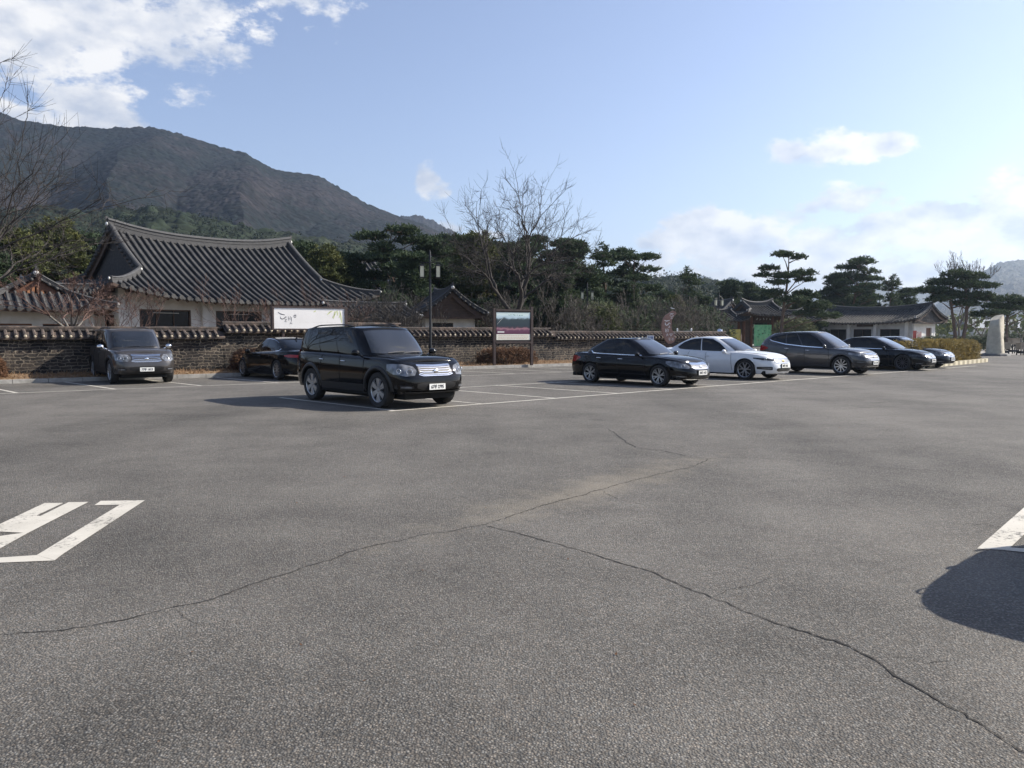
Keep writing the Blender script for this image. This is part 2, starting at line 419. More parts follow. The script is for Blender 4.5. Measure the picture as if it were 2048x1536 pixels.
        # greenhouse + roof lid
        qs = [i/8 for i in range(9)]+[1+i/22 for i in range(1, 23)]+[2+i/8 for i in range(1, 9)]
        ql = qs+[-q for q in qs[1:-1]][::-1]
        NV = 12
        rows = [[s.gh(q if q != 0 else 1e-6, i/NV) for q in ql] for i in range(NV+1)]
        mb.grid(rows, closed=True)
        rl = []
        for q in qs:
            p = s.gh(q if q else 1e-6, 1.0); r = []
            for j in range(-8, 9):
                t = math.sin(j/8*math.pi/2); r.append(Vector((p.x, p.y*t, p.z+k.get('rcr', .035)*(1-abs(t)**2.2)*min(1, abs(p.y)*2.0))))
            rl.append(r)
        mb.grid(rl, flip=True)
        mb.build('body', pm, T, smooth=True, angle=52, merge=True)
        # underbody, wheel wells
        ub = M(); wi = s.W2-.30
        ub.bbox(s.xr+.25, s.xf-.25, -wi, wi, .20, .62)
        ub.bbox(xa[1]+ra, xa[0]-ra, -s.W2*.93, s.W2*.93, s.zs-.05, s.zs+.1)
        ub.bbox(s.xr+.30, xa[1]-ra, -s.W2*.80, s.W2*.80, s.zs-.01, s.zs+.1)
        ub.bbox(xa[0]+ra, s.xf-.32, -s.W2*.80, s.W2*.80, s.zs-.01, s.zs+.1)
        for c in xa:
            for sg in (-1, 1):
                r = []
                for i in range(21):
                    a = math.pi*i/20; xx = c+ra*math.cos(a); zz = rw*.97+ra*math.sin(a)
                    p = s.lowx(xx, max(zz, s.zs), sg); r.append([p, Vector((p.x, sg*wi, p.z))])
                ub.grid(r)
        ub.build('underbody', WELL, T)
        for c in xa:
            for sg in (-1, 1): wheel(T, c, sg, k, s.W2*.965-.0)
        for sg in (-1, 1):
            w = M(); x0_, x1_ = k['cowl']-.02, s.xf-.33
            pts = []
            for i in range(10):
                xx = lerp(x0_, x1_, i/9); e = s.W2*s.sw*s.f((xx-s.xc)/s.a)*lerp(.90, .84, i/9); pts.append((xx, sg*e, s.lidz(xx, e)+.002))
            w.tube(pts, .006, 4); w.build('bonnet_seam', WELL, T)
        # glass
        w = M(); s.band(w, s.gh, [(-.93, .10, .90), (-.6, .05, .93), (0.001, .03, .945), (.6, .05, .93), (.93, .10, .90)], nq=6, nv=8); w.build('windscreen', GLASSW, T, smooth=True)
        w = M(); s.band(w, s.gh, k.get('rw_st', [(-2.08, .2, .9), (-2.4, .16, .93), (-2.999, .14, .94)]), nq=6, nv=6)
        s.band(w, s.gh, [(-q, a, b) for q, a, b in k.get('rw_st', [(-2.08, .2, .9), (-2.4, .16, .93), (-2.999, .14, .94)])], nq=6, nv=6); w.build('rear_window', GLASS, T, smooth=True)
        for sg in (-1, 1):
            for pane in k['side']:
                w = M(); s.band(w, s.gh, [(sg*q, a, b) for q, a, b in pane], nq=6, nv=5); w.build('side_window', GLASS, T, smooth=True)
            if k.get('wtrim'):
                w = M(); st = [p for pane in k['side'] for p in pane]
                s.band(w, s.gh, [(sg*q, a-.05, a) for q, a, b in st], nq=6, nv=1, off=.007)
                if k['wtrim'] > 1: s.band(w, s.gh, [(sg*q, b, b+.03) for q, a, b in st], nq=6, nv=1, off=.007)
                w.build('chrome_strip', CHROME, T, smooth=True)
            # pillars between the panes
            # door seams
            for (dx, lean) in k['doors']:
                w = M(); zt = s.zsh(dx)-.02
                pts = [s.lowx(dx+lean*(z-.6), z, sg)+Vector((0, sg*.003, 0)) for z in [lerp(s.zs+.1, zt, i/8) for i in range(9)]]
                w.tube(pts, .006, 4); w.build('door_seam', WELL, T)
            for hx, hz in k['handles']:
                w = M(); p = s.lowx(hx, hz, sg)+Vector((0, sg*.022, 0))
                pts = [p+Vector((-.10, -sg*.018, 0)), p+Vector((-.07, 0, .004)), p+Vector((0, .004*sg, .006)), p+Vector((.07, 0, .004)), p+Vector((.10, -sg*.018, 0))]
                w.tube(pts, [.01, .014, .015, .014, .01], 8); w.build('door_handle', k.get('hmat', pm), T, smooth=True)
            # mirror
            w = M(); mx_, mz = k['mirror']; bp = s.gh(sg*1.10, .05); my = s.W2+.085
            rows = []
            for i in range(9):
                a = -math.pi/2+math.pi*i/8; r = []
                for j in range(14):
                    b = 2*math.pi*j/14
                    r.append(Vector((mx_+.085*math.cos(a)*math.cos(b)*(1 if math.cos(b) > 0 else .35), sg*(my+.105*math.sin(a)), mz+.072*math.copysign(abs(math.cos(a)*math.sin(b))**.8, math.sin(b)))))
                rows.append(r)
            w.grid(rows, closed=True)
            w.tube([(mx_, sg*(my-.06), mz-.04), (mx_+.02, sg*(s.W2*.86), mz-.10)], .022, 6)
            w.build('wing_mirror', k.get('mmat', pm), T, smooth=True)
            # head lamps, tail lamps
            w = M(); s.band(w, s.lowq, [(sg*q, a, b) for q, a, b in k['lamp']], nq=5, nv=4, off=.008); w.build('headlight', k.get('lampm', LAMP), T, smooth=True)
            for (cx_, cz_, cr_) in k.get('proj', []):
                w = M(); p = s.lowq(sg*cx_, cz_); p2 = s.lowq(sg*(cx_+.02), cz_); d = (p2-p).normalized(); nrm = d.cross(Vector((0, 0, 1)))
                if nrm.x < 0: nrm = -nrm
                b = [p+nrm*.014+(d*math.cos(t)+Vector((0, 0, 1))*math.sin(t))*cr_ for t in [2*math.pi*i/16 for i in range(17)]]
                w.tube(b, .008, 5, cap=False); w.build('lamp_ring', CHROME, T, smooth=True)
            w = M(); s.band(w, s.lowq, [(sg*q, a, b) for q, a, b in k['tail']], nq=4, nv=4, off=.008); w.build('tail_light', TAIL, T, smooth=True)
            if 'fog' in k:
                w = M(); s.band(w, s.lowq, [(sg*q, a, b) for q, a, b in k['fog']], nq=4, nv=2, off=.006); w.build('fog_light_recess', TRIMB, T, smooth=True)
                w = M(); st = k['fog']; s.band(w, s.lowq, [(sg*lerp(q, (st[0][0]+st[-1][0])/2, .3), lerp(a, b, .3), lerp(a, b, .7)) for q, a, b in st], nq=4, nv=2, off=.012); w.build('fog_light', LAMP, T, smooth=True)
            if k.get('flare'):
                for c in xa:
                    r = []
                    for i in range(25):
                        a = math.pi*i/24-.0; row = []
                        for rr_, o_ in ((ra-.002, .004), (ra+.01, .022), (ra+k['flare'], .018), (ra+k['flare']+.02, .0)):
                            xx = c+rr_*math.cos(a); zz = rw*.97+rr_*math.sin(a)
                            p = s.lowx(xx, max(zz, s.zs+.01), sg); row.append(p+Vector((0, sg*o_, 0)))
                        r.append(row)
                    w = M(); w.grid(r); w.build('wheel_arch_trim', k.get('fmat', pm), T, smooth=True)
            if k.get('clad'):
                w = M(); q0, q1 = s.qx(xa[0]-ra-k['flare']), s.qx(xa[1]+ra+k['flare'])
                s.band(w, s.lowq, [(sg*q0, s.zs+.005, s.zs+k['clad']), (sg*q1, s.zs+.005, s.zs+k['clad'])], nq=12, nv=3, off=.012); w.build('sill_cladding', k.get('fmat', TRIMB), T, smooth=True)
            if k.get('rails'):
                x0, x1, yy = k['rails']; pts = []
                for i in range(13):
                    t = i/12; xx = lerp(x0, x1, t); h = .045*min(1, 5*t, 5*(1-t))
                    pts.append((xx, sg*yy*(1-.04*t), itp(k['roof'], xx)+.01+h))
                w = M(); w.tube(pts, .017, 6)
                w.build('roof_rail', TRIMB, T, smooth=True)
        # grille
        if 'grille' in k:
            gr = k['grille']
            w = M(); s.sym(w, s.lowq, [(1e-4, gr[0][1], gr[0][2])]+gr[1:], nq=5, nv=5, off=.006); w.build('grille', TRIMB, T, smooth=True)
            w = M(); nb = k.get('gbars', 4)
            for j in range(nb):
                f0 = (j+.5)/nb; hh = .16/nb
                s.sym(w, s.lowq, [(max(q, 1e-4)*.97, lerp(a, b, f0-hh), lerp(a, b, f0+hh)) for q, a, b in gr], nq=5, nv=1, off=.016)
            s.sym(w, s.lowq, [(max(q, 1e-4)*1.02, b-.004, b+k.get('gtop', .018)) for q, a, b in gr], nq=5, nv=2, off=.014)
            s.sym(w, s.lowq, [(max(q, 1e-4)*1.02, a-.012, a+.004) for q, a, b in gr], nq=5, nv=1, off=.012)
            w.build('grille_trim', CHROME, T, smooth=True)
            p = s.lowq(1e-4, (gr[0][1]+gr[0][2])/2)
            w = M(); w.lathe([(.062, 0), (.062, .012), (.045, .02), (.0, .022)], axis='X', n=20); w.v = [(a, b, c*.72) for a, b, c in w.v]
            o = w.build('emblem', k.get('embm', CHROME), T, smooth=True, angle=30); o.location = p+Vector((.012, 0, 0))
        for st in k.get('intake', []):
            w = M(); s.sym(w, s.lowq, [(max(q, 1e-4), a, b) for q, a, b in st], nq=5, nv=3, off=.006); w.build('bumper_intake', TRIMB, T, smooth=True)
        if 'lip' in k:
            w = M(); s.sym(w, s.lowq, [(max(q, 1e-4), a, b) for q, a, b in k['lip']], nq=8, nv=2, off=.02); w.build('bumper_trim', CHROME if k.get('lipc') else k.get('fmat', TRIMB), T, smooth=True)
        # plates
        for (sx, hz, ins) in ((1, k.get('pz', .42), .03), (-1, k.get('rpz', .8), .03)):
            p = s.lowq(1e-4 if sx > 0 else 2.9999, hz); wpl, hpl = k.get('plsz', (.42, .13))
            po = M(); po.box((0, 0, 0), (.012, wpl, hpl)); o = po.build('number_plate', PLATE, T); o.location = p+Vector((sx*ins, 0, 0))
            text_obj('plate_number', plate, hpl*.78 if wpl < .5 else hpl*.9, INK, o, (sx*.008, 0, -.004), (math.pi/2, 0, sx*math.pi/2), bold=.002, sx=k.get('psx', .82))
            if wpl > 0:
                w = M(); w.box((0, 0, 0), (.02, wpl*1.08, hpl*1.15)); o = w.build('plate_bracket', TRIMB, T); o.location = p+Vector((sx*(ins-.018), 0, 0))
        # wipers, antenna
        for yy in (-.15, .45):
            w = M(); q0 = -yy/ s.W2*1.0; pts = [s.gh(q0, .03), s.gh(q0+.3, .06), s.gh(q0+.62, .075)]
            w.tube([p+Vector((.02, 0, .02)) for p in pts], .008, 5); w.build('wiper', TRIMB, T)
        if k.get('fin_ant'):
            w = M(); xx = k['fin_ant']; zz = itp(k['roof'], xx)+k.get('rcr', .035)
            w.prism([(0, 0), (.16, 0), (.02, .06)], -.012, .012, lambda a, b, h: (xx+a, h, zz+b-.004)); w.build('antenna', pm, T)
        if k.get('exh'):
            for sg in (-1, 1):
                w = M(); w.tube([(s.xr+.12, sg*.55, .30), (s.xr+.0, sg*.55, .30)], .05, 10); w.build('exhaust_tip', CHROME, T)
        return T

def side_suv(): return [[(1.07, .06, .72), (1.10, .06, .91), (1.335, .07, .93)], [(1.355, .07, .93), (1.60, .07, .92)], [(1.62, .07, .92), (1.88, .09, .86), (1.93, .16, .80)]]
SUVB = dict(prof=[(0, .955), (.2, .98), (.45, 1.0), (.62, .998), (.74, .99), (.9, .972), (.965, .955), (1, .93)], wb=2.895, fo=.90, ro=1.085, W=1.915, H=1.76, rw=.388, n=6.2, zs=.33, suv=True, gap=.06,
    sh=[(-2.55, 1.10), (-2.2, 1.16), (-1.0, 1.15), (0, 1.125), (.95, 1.10), (1.4, 1.08), (2.0, 1.045), (2.35, .995)],
    cowl=1.00, hdr=.40, rbase=-2.47, rhdr=-2.24, bt=.785, fb=.05, rb=.06, gn=6.0, tap=.03,
    roof=[(-2.3, 1.69), (-1.6, 1.74), (-.7, 1.75), (0, 1.74), (.4, 1.71)],
    side=side_suv(), doors=[(.93, 0), (-.08, 0), (-1.02, .25)], handles=[(.06, .98), (-.92, 1.0)], mirror=(.78, 1.18),
    lamp=[(.60, .80, .83), (.66, .72, .90), (.9, .70, .95), (1.03, .74, .96), (1.075, .82, .95)], proj=[(.80, .80, .062), (1.0, .81, .05)],
    tail=[(1.965, .95, 1.02), (2.0, .82, 1.22), (2.12, .82, 1.22)],
    fog=[(.72, .44, .50), (.8, .43, .52), (1.03, .44, .51)], grille=[(0, .71, .89), (.40, .71, .90), (.53, .74, .905)], gbars=4, gtop=.035,
    intake=[[(0, .40, .56), (.45, .41, .56), (.62, .46, .54)]], lip=[(0, .35, .375), (.6, .35, .38), (.9, .36, .39)], pz=.47, rpz=.95, rails=(.05, -2.0, .60),
    flare=.07, clad=.17, spokes=6, sw0=.07, sw1=.15, rimf=.68, plsz=(.42, .125), lampm=LAMP)
SEDB = dict(wb=2.775, fo=.98, ro=1.18, W=1.79, H=1.475, rw=.328, n=4.0, zs=.22,
    sh=[(-2.6, .93), (-2.0, .975), (-1.2, .955), (0, .925), (.8, .91), (1.3, .885), (1.9, .82), (2.35, .74)],
    cowl=1.05, hdr=.12, rbase=-1.92, rhdr=-1.02, bt=.66, fb=.07, rb=.07, gn=4.6, tap=.08,
    roof=[(-2.0, 1.30), (-1.5, 1.36), (-1.0, 1.405), (-.4, 1.44), (0, 1.435), (.2, 1.41)],
    side=[[(1.07, .06, .62), (1.13, .06, .88), (1.40, .07, .93), (1.47, .07, .93)], [(1.49, .07, .93), (1.75, .07, .91), (1.86, .09, .84), (1.93, .22, .66)]],
    doors=[(.86, -.1), (-.20, 0), (-1.05, .5)], handles=[(-.10, .80), (-1.0, .82)], mirror=(.66, .97),
    lamp=[(.62, .58, .61), (.72, .55, .68), (.95, .57, .75), (1.03, .62, .78), (1.07, .70, .77)], proj=[(.85, .63, .05)],
    tail=[(1.93, .80, .84), (2.0, .68, .88), (2.15, .68, .88), (2.45, .70, .86)],
    fog=[(.78, .30, .35), (.85, .29, .36), (1.02, .30, .35)], grille=[(0, .54, .66), (.40, .55, .675), (.54, .60, .68)], gbars=3, gtop=.05,
    intake=[[(0, .27, .37), (.5, .27, .37), (.62, .30, .35)]], lip=[(0, .235, .25), (.6, .235, .25), (.85, .24, .255)], lipc=True, pz=.43, rpz=.78,
    spokes=6, sstyle='double', dsp=.22, sw0=.03, sw1=.035, rimf=.72, plsz=(.42, .13), rw_st=[(-2.10, .25, .9), (-2.4, .12, .93), (-2.999, .08, .94)])
# ------------------------------------------------------------ tiled roofs and halls
TILE = mat('roof_tile', (.013, .014, .016), (.036, .036, .038), rough=.8, scale=3.5, bump=.3, c3=(.030, .031, .034))
ROLL = mat('roof_tile_roll', (.026, .026, .028), (.076, .073, .069), rough=.85, scale=1.7, bump=.4, c3=(.056, .055, .054))
RIDGE = mat('ridge_tile', (.035, .035, .038), (.075, .075, .075), rough=.8, scale=6, stretch=(1, 1, 8), bump=.3)
PLAST = mat('lime_plaster', (.56, .555, .54), (.40, .395, .38), rough=.9, scale=1.6, contrast=(.3, .75))
PLASTW = mat('white_plaster', (.74, .73, .70), (.62, .61, .58), rough=.9, scale=2)
WOODD = mat('dark_timber', (.045, .028, .020), (.085, .052, .036), rough=.75, scale=3, stretch=(1, 1, 6))
WOODR = mat('red_brown_timber', (.16, .068, .036), (.10, .042, .024), rough=.7, scale=4, stretch=(8, 8, 1))
WOODO = mat('orange_timber', (.42, .19, .09), (.30, .13, .06), rough=.6, scale=4)
PANE = mat('dark_window_pane', (.006, .007, .009), (.012, .014, .017), rough=.25, scale=1.5, spec=.2)
GABLE = mat('gable_brick', (.030, .030, .033), (.055, .052, .05), rough=.9, scale=7)
KERBM = mat('kerb_stone', (.36, .345, .32), (.24, .23, .21), rough=.9, scale=3, bump=.3)

def roof(T, k):
    """T parent; k: Lr half ridge length, Le half eave length, We half depth, zr, ze; local x along ridge"""
    Lr, Le, We, zr, ze = k['Lr'], k['Le'], k['We'], k['zr'], k['ze']; lift = k.get('lift', .45); rl = k.get('rl', .5); H = zr-ze
    hip = Le-Lr; pitch = k.get('pitch', .36); rr = k.get('rr', .075); gab = k.get('gable', False)
    def zt(t): return zr-H*(1.28*t-.28*t*t)
    def zf(u, w):
        t = min(1, abs(w)/We); au = min(1.0, abs(u)/Le)
        return zt(t)+lift*au**3.2*t**1.4+rl*(min(1, abs(u)/max(Lr, .1)))**2.5*(1-t)**1.5
    def zs(e, w):        # hip side, e = distance in from the side eave
        t = 1-e/We; return zt(t)+lift*(abs(w)/We)**3.2*t**1.4+lift*0.0+(lift*(1-e/Le)**3.2*t**1.4 if False else 0)
    def w0(u):           # where the front slope starts at this u (ridge or hip)
        au = abs(u)
        return 0 if au <= Lr+1e-6 or gab else We-(Le-au)
    mb = M(); nu = 40
    us = sorted(set([round(-Le+2*Le*i/nu, 4) for i in range(nu+1)]+[-Lr, Lr]))
    for sg in (-1, 1):
        rows = []; rows2 = []
        for u in us:
            a = w0(u); r = []; r2 = []
            for j in range(15):
                w = lerp(a, We, j/14); r.append(Vector((u, sg*w, zf(u, w)))); r2.append(Vector((u, sg*w, zf(u, w)-.13)))
            rows.append(r); rows2.append(r2)
        mb.grid(rows, 0); mb.grid(rows2, 1)
        # eave fascia
        mb.grid([[r[-1], r2[-1]] for r, r2 in zip(rows, rows2)], 1)
        if gab:
            for rr_ in (rows[0], rows[-1]):
                mb.grid([[p, p+Vector((0, 0, -.2))] for p in rr_], 1)
    def zhip(s_, w):   # point on hip face: s_ distance from the side eave
        e = s_; t = 1-e/We
        au = abs(w)/max(We-0, .1)
        return zt(t)+lift*min(1, (Le-e)/Le)**3.2*t**1.4*min(1, (abs(w)/(We-e+1e-6)))**2.2
    if not gab:
        for sg in (-1, 1):
            rows = []; rows2 = []
            for i in range(13):
                e = (hip+.0)*i/12; r = []; r2 = []
                for j in range(-12, 13):
                    w = (We-e)*j/12; p = Vector((sg*(Le-e), w, zhip(e, w))); r.append(p); r2.append(p-Vector((0, 0, .13)))
                rows.append(r); rows2.append(r2)
            mb.grid(rows, 0); mb.grid(rows2, 1); mb.grid([rows[0], rows2[0]], 1)
    # tile rolls
    n = int(2*Le/pitch); seg = 10
    for sg in (-1, 1):
        for i in range(n+1):
            u = -Le+.12+(2*Le-.24)*i/n; a = w0(u)
            if We-a < .25: continue
            ns = max(3, int(seg*(We-a)/We)+1)
            pts = [Vector((u, sg*lerp(a+.05, We+.06, j/ns), zf(u, lerp(a, We, j/ns))+.03)) for j in range(ns+1)]
            mb.tube(pts, rr, 7, 2)
            e = pts[-1]; mb.lathe([(rr*1.35, 0), (rr*1.35, .05), (0, .055)] if sg > 0 else [(0, -.055), (rr*1.35, -.05), (rr*1.35, 0)], e-Vector((0, 0, .03)), 'Y', 10, 2)
            # drip tile between two rolls
            if i < n:
                u2 = -Le+.12+(2*Le-.24)*(i+.5)/n
                z = zf(u2, We)-.03; ww = pitch*.36; y = sg*(We+.05)
                mb.add([(u2-ww, y, z+.03), (u2-ww*.5, y, z-.05), (u2, y, z-.085), (u2+ww*.5, y, z-.05), (u2+ww, y, z+.03)], [(0, 1, 2, 3, 4)], 2)
    if not gab:
        m_ = int(2*We/pitch)
        for sg in (-1, 1):
            for i in range(m_+1):
                w = -We+.12+(2*We-.24)*i/m_; emax = min(hip, We-abs(w))
                if emax < .25: continue
                pts = [Vector((sg*(Le+.06-emax*j/5), w, zhip(emax*j/5, w)+.03)) for j in range(6)]
                mb.tube(pts, rr, 7, 2)
                mb.lathe([(rr*1.35, 0), (rr*1.35, .05), (0, .055)] if sg > 0 else [(0, -.055), (rr*1.35, -.05), (rr*1.35, 0)], pts[0]-Vector((0, 0, .03)), 'X', 10, 2)
    mb.build('tiled_roof', [TILE, WOODD, ROLL], T, smooth=True, angle=35)
    # ridges
    rh = k.get('rh', .42); rt = k.get('rt', .13)
    def wallridge(name, pts, h, t, side, ends=()):
        """stacked-tile ridge following pts, thickness along 'side' vector; white plaster knobs at its ends"""
        rows = []; rm = M()
        for i, p in enumerate(pts):
            prof = [(-1.0, -.05), (-1.0, h*.18), (-.8, h*.2), (-.8, h*.45), (-.95, h*.47), (-.95, h*.55), (-.75, h*.57), (-.75, h*.85), (-1.1, h*.87), (-.6, h*1.08), (0, h*1.15), (.6, h*1.08), (1.1, h*.87), (.75, h*.85), (.75, h*.57), (.95, h*.55), (.95, h*.47), (.8, h*.45), (.8, h*.2), (1.0, h*.18), (1.0, -.05)]
            rows.append([p+side*(a*t)+Vector((0, 0, b)) for a, b in prof])
        rm.grid(rows); rm.add(rows[0], [tuple(range(len(rows[0])))]); rm.add(rows[-1], [tuple(range(len(rows[0])))])
        for e, ax, r_ in ends:
            if name == 'main_ridge': rm.box(e+Vector((0, 0, rh*.62)), (.12, .07, .22), 0)
        o = rm.build(name, RIDGE, T)
        for e, ax, r_ in ends:
            on = M(); on.lathe([(0, -r_*.6), (r_*.8, -r_*.4), (r_, 0), (r_*.8, r_*.4), (0, r_*.6)], e, ax, 10); on.build('ridge_end_ornament', PLASTW, o, smooth=True)
    z_ = zf(Lr, 0)+rh*.45
    wallridge('main_ridge', [Vector((u, 0, zf(u, 0)+.02)) for u in [(-Lr-.08)+(2*Lr+.16)*i/24 for i in range(25)]], rh, rt, Vector((0, 1, 0)), [(Vector((-Lr-.12, 0, z_)), 'X', .11), (Vector((Lr+.12, 0, z_)), 'X', .11)])
    for su in (-1, 1):
        for sw in (-1, 1):
            wb = We-hip if not gab else We+.02
            pts = [Vector((su*(Lr-.06), sw*lerp(.1, wb, i/12), zf(Lr, lerp(.1, wb, i/12))+.02)) for i in range(13)]
            wallridge('rake_ridge', pts, rh*.62, rt*.85, Vector((1, 0, 0)), [(pts[-1]+Vector((0, sw*.04, rh*.3)), 'Y', .075)])
            if not gab:
                pts = []
                for i in range(11):
                    t = i/10; u = lerp(Lr, Le+.02, t); w = lerp(wb, We+.02, t); pts.append(Vector((su*u, sw*w, zf(u, w)+.02)))
                wallridge('hip_ridge', pts, rh*.5, rt*.8, Vector((su*1, -sw*1, 0)).normalized(), [(pts[-1]+Vector((su*.05, 0, rh*.3)), 'X', .07)])
    # gable verge rolls and gable wall
    for su in (-1, 1):
        gm = M(); gw = M()
        wb = (We-hip) if not gab else We; x = su*(Lr-.32)
        if gab: x = su*(Lr-k.get('verge', .75))
        pts = [(w, zf(Lr, abs(w))-.14) for w in [lerp(-wb, wb, i/16) for i in range(17)]]
        zb = zt(wb/We)-(.25 if gab else .1)
        poly = [(-wb, zb)]+pts+[(wb, zb)] if not gab else pts+[(wb, zb-.0), (-wb, zb)]
        gw.prism(poly, -.05, .05, lambda a, b, h: (x+h, a, b)); go = gw.build('gable_wall', k.get('gmat', GABLE), T)
        nn = int(wb/.3)
        for sw in (-1, 1):
            gm = M()
            for i in range(nn):
                w = sw*(.18+(wb-.2)*i/nn); z = zf(Lr, abs(w))-.02
                gm.tube([(su*(Lr-.02), w, z), (su*(Lr+.16), w, z-.015)], rr*.95, 7)
            gm.build('verge_tile', ROLL, T, smooth=True)
            b = [[Vector((su*(Lr-.05+o), sw*lerp(0, wb, i/10), zf(Lr, lerp(0, wb, i/10))-d_)) for o, d_ in ((0, .08), (0, .42), (-.06, .42))] for i in range(11)]
            gw = M(); gw.grid(b); gw.build('barge_board', k.get('gmat', WOODD) if k.get('gmat') is WOODR else WOODD, T)
    if k.get('rafters', True):
        nr = int(2*Le/.5)
        for sg in (-1, 1):
            for i in range(nr+1):
                u = -Le+.3+(2*Le-.6)*i/nr; a = max(w0(u), We-2.2)
                if We-a < .5 or (sg > 0 and not k.get('backraft')): continue
                rf = M(); rf.tube([(u, sg*(a+.1), zf(u, a+.1)-.2), (u, sg*(We-.12), zf(u, We-.12)-.2)], .06, 6)
                rf.build('rafter', k.get('raftm', WOODD), T)
    return zf

def windowed(T, c0, c1, z0, z1, wins, wm=PLAST, thick=.25, y=0.0, frame=WOODD, pane=PANE, sill=.05):
    """wall along local x from c0 to c1 at local y; wins: list of (x0,x1,zb,zt); the wall is built round the openings"""
    mb = M(); wins = sorted(wins); xs = [c0]
    for a, b, zb, zt in wins:
        if a > xs[-1]+1e-4: mb.bbox(xs[-1], a, y-thick/2, y+thick/2, z0, z1)
        mb.bbox(a, b, y-thick/2, y+thick/2, z0, zb); mb.bbox(a, b, y-thick/2, y+thick/2, zt, z1)
        xs.append(b)
    if xs[-1] < c1: mb.bbox(xs[-1], c1, y-thick/2, y+thick/2, z0, z1)
    mb.build('wall', wm, T)
    for a, b, zb, zt in wins:
        f = M(); t = .06; yy = y-.04; dd = .1
        f.bbox(a, b, yy-dd/2, yy+dd/2, zb, zb+t); f.bbox(a, b, yy-dd/2, yy+dd/2, zt-t, zt); f.bbox(a, a+t, yy-dd/2, yy+dd/2, zb+t, zt-t); f.bbox(b-t, b, yy-dd/2, yy+dd/2, zb+t, zt-t)
        nm = max(1, round((b-a)/1.0))
        for i in range(1, nm): xx = lerp(a, b, i/nm); f.bbox(xx-.02, xx+.02, yy-.02, yy+.02, zb+t, zt-t)
        fo = f.build('window', frame, T)
        p = M(); p.bbox(a+t, b-t, y-.005, y+.005, zb+t, zt-t); p.build('pane', pane, fo)
def columns(T, xs, z0, z1, y, r=.13, m=WOODD, sq=False):
    for x in xs:
        c = M()
        if sq: c.bbox(x-r, x+r, y-r, y+r, z0, z1)
        else: c.lathe([(r*1.05, z0), (r, z0+.4), (r*.97, z1)], (x, y, 0), 'Z', 12)
        c.build('column', m, T, smooth=not sq, angle=40)
# ------------------------------------------------------------ vegetation
BARK = mat('pine_bark', (.075, .055, .045), (.13, .085, .06), rough=.95, scale=5, bump=.4)
BARKG = mat('grey_bark', (.10, .09, .08), (.18, .165, .145), rough=.95, scale=6, bump=.3)
BARKD = mat('dark_bark', (.026, .022, .020), (.055, .047, .042), rough=.95, scale=4)
def leafmat(name, a, b, c3=None, scale=.8, tr=.25):
    m = mat(name, a, b, rough=.75, scale=scale, detail=3, c3=c3, contrast=(.3, .7), spec=.25)
    t = m.node_tree; b_ = t.nodes['Principled BSDF']; out = t.nodes['Material Output']
    tl = N(t, 'ShaderNodeBsdfTranslucent'); mxs = N(t, 'ShaderNodeMixShader'); mxs.inputs[0].default_value = tr
    src = b_.inputs['Base Color'].links[0].from_socket; t.links.new(src, tl.inputs[0])
    t.links.new(b_.outputs[0], mxs.inputs[1]); t.links.new(tl.outputs[0], mxs.inputs[2]); t.links.new(mxs.outputs[0], out.inputs[0]); return m
NEED = leafmat('pine_needles', (.026, .045, .024), (.070, .092, .042), c3=(.042, .065, .032))
NEEDY = leafmat('yellow_green_needles', (.048, .060, .022), (.135, .135, .045), c3=(.08, .092, .032))
BROWNL = leafmat('dry_brown_foliage', (.085, .045, .025), (.19, .10, .055), c3=(.13, .07, .04), scale=3)
DRYG = leafmat('dry_grass', (.20, .13, .07), (.36, .25, .14), c3=(.27, .17, .10), scale=3)
HEDGEL = leafmat('hedge_leaf', (.13, .10, .04), (.36, .27, .09), c3=(.22, .17, .06), scale=2)
GREENL = leafmat('olive_leaf', (.055, .07, .03), (.12, .13, .05), c3=(.08, .10, .04), scale=2)
TWIG = mat('red_brown_twigs', (.075, .040, .032), (.12, .072, .056), rough=.9, scale=3)
TWIGG = mat('grey_brown_twigs', (.060, .052, .046), (.105, .092, .078), rough=.9, scale=3)

def tufts(mb, rng, c, n, ln, wd, up=.55, spread=1.0, m=0):
    """a clump of needle blades growing from point c"""
    for _ in range(n):
        d = Vector((rng.gauss(0, spread), rng.gauss(0, spread), rng.gauss(up, .55))).normalized()
        s_ = d.cross(Vector((rng.uniform(-1, 1), rng.uniform(-1, 1), rng.uniform(-1, 1)))).normalized()*wd*rng.uniform(.6, 1.3)
        L = ln*rng.uniform(.6, 1.25)
        b = c+Vector((rng.gauss(0, .05), rng.gauss(0, .05), rng.gauss(0, .04)))
        mb.add([b-s_*.5, b+s_*.5, b+d*L+s_*.35, b+d*L-s_*.35], [(0, 1, 2, 3)], m)

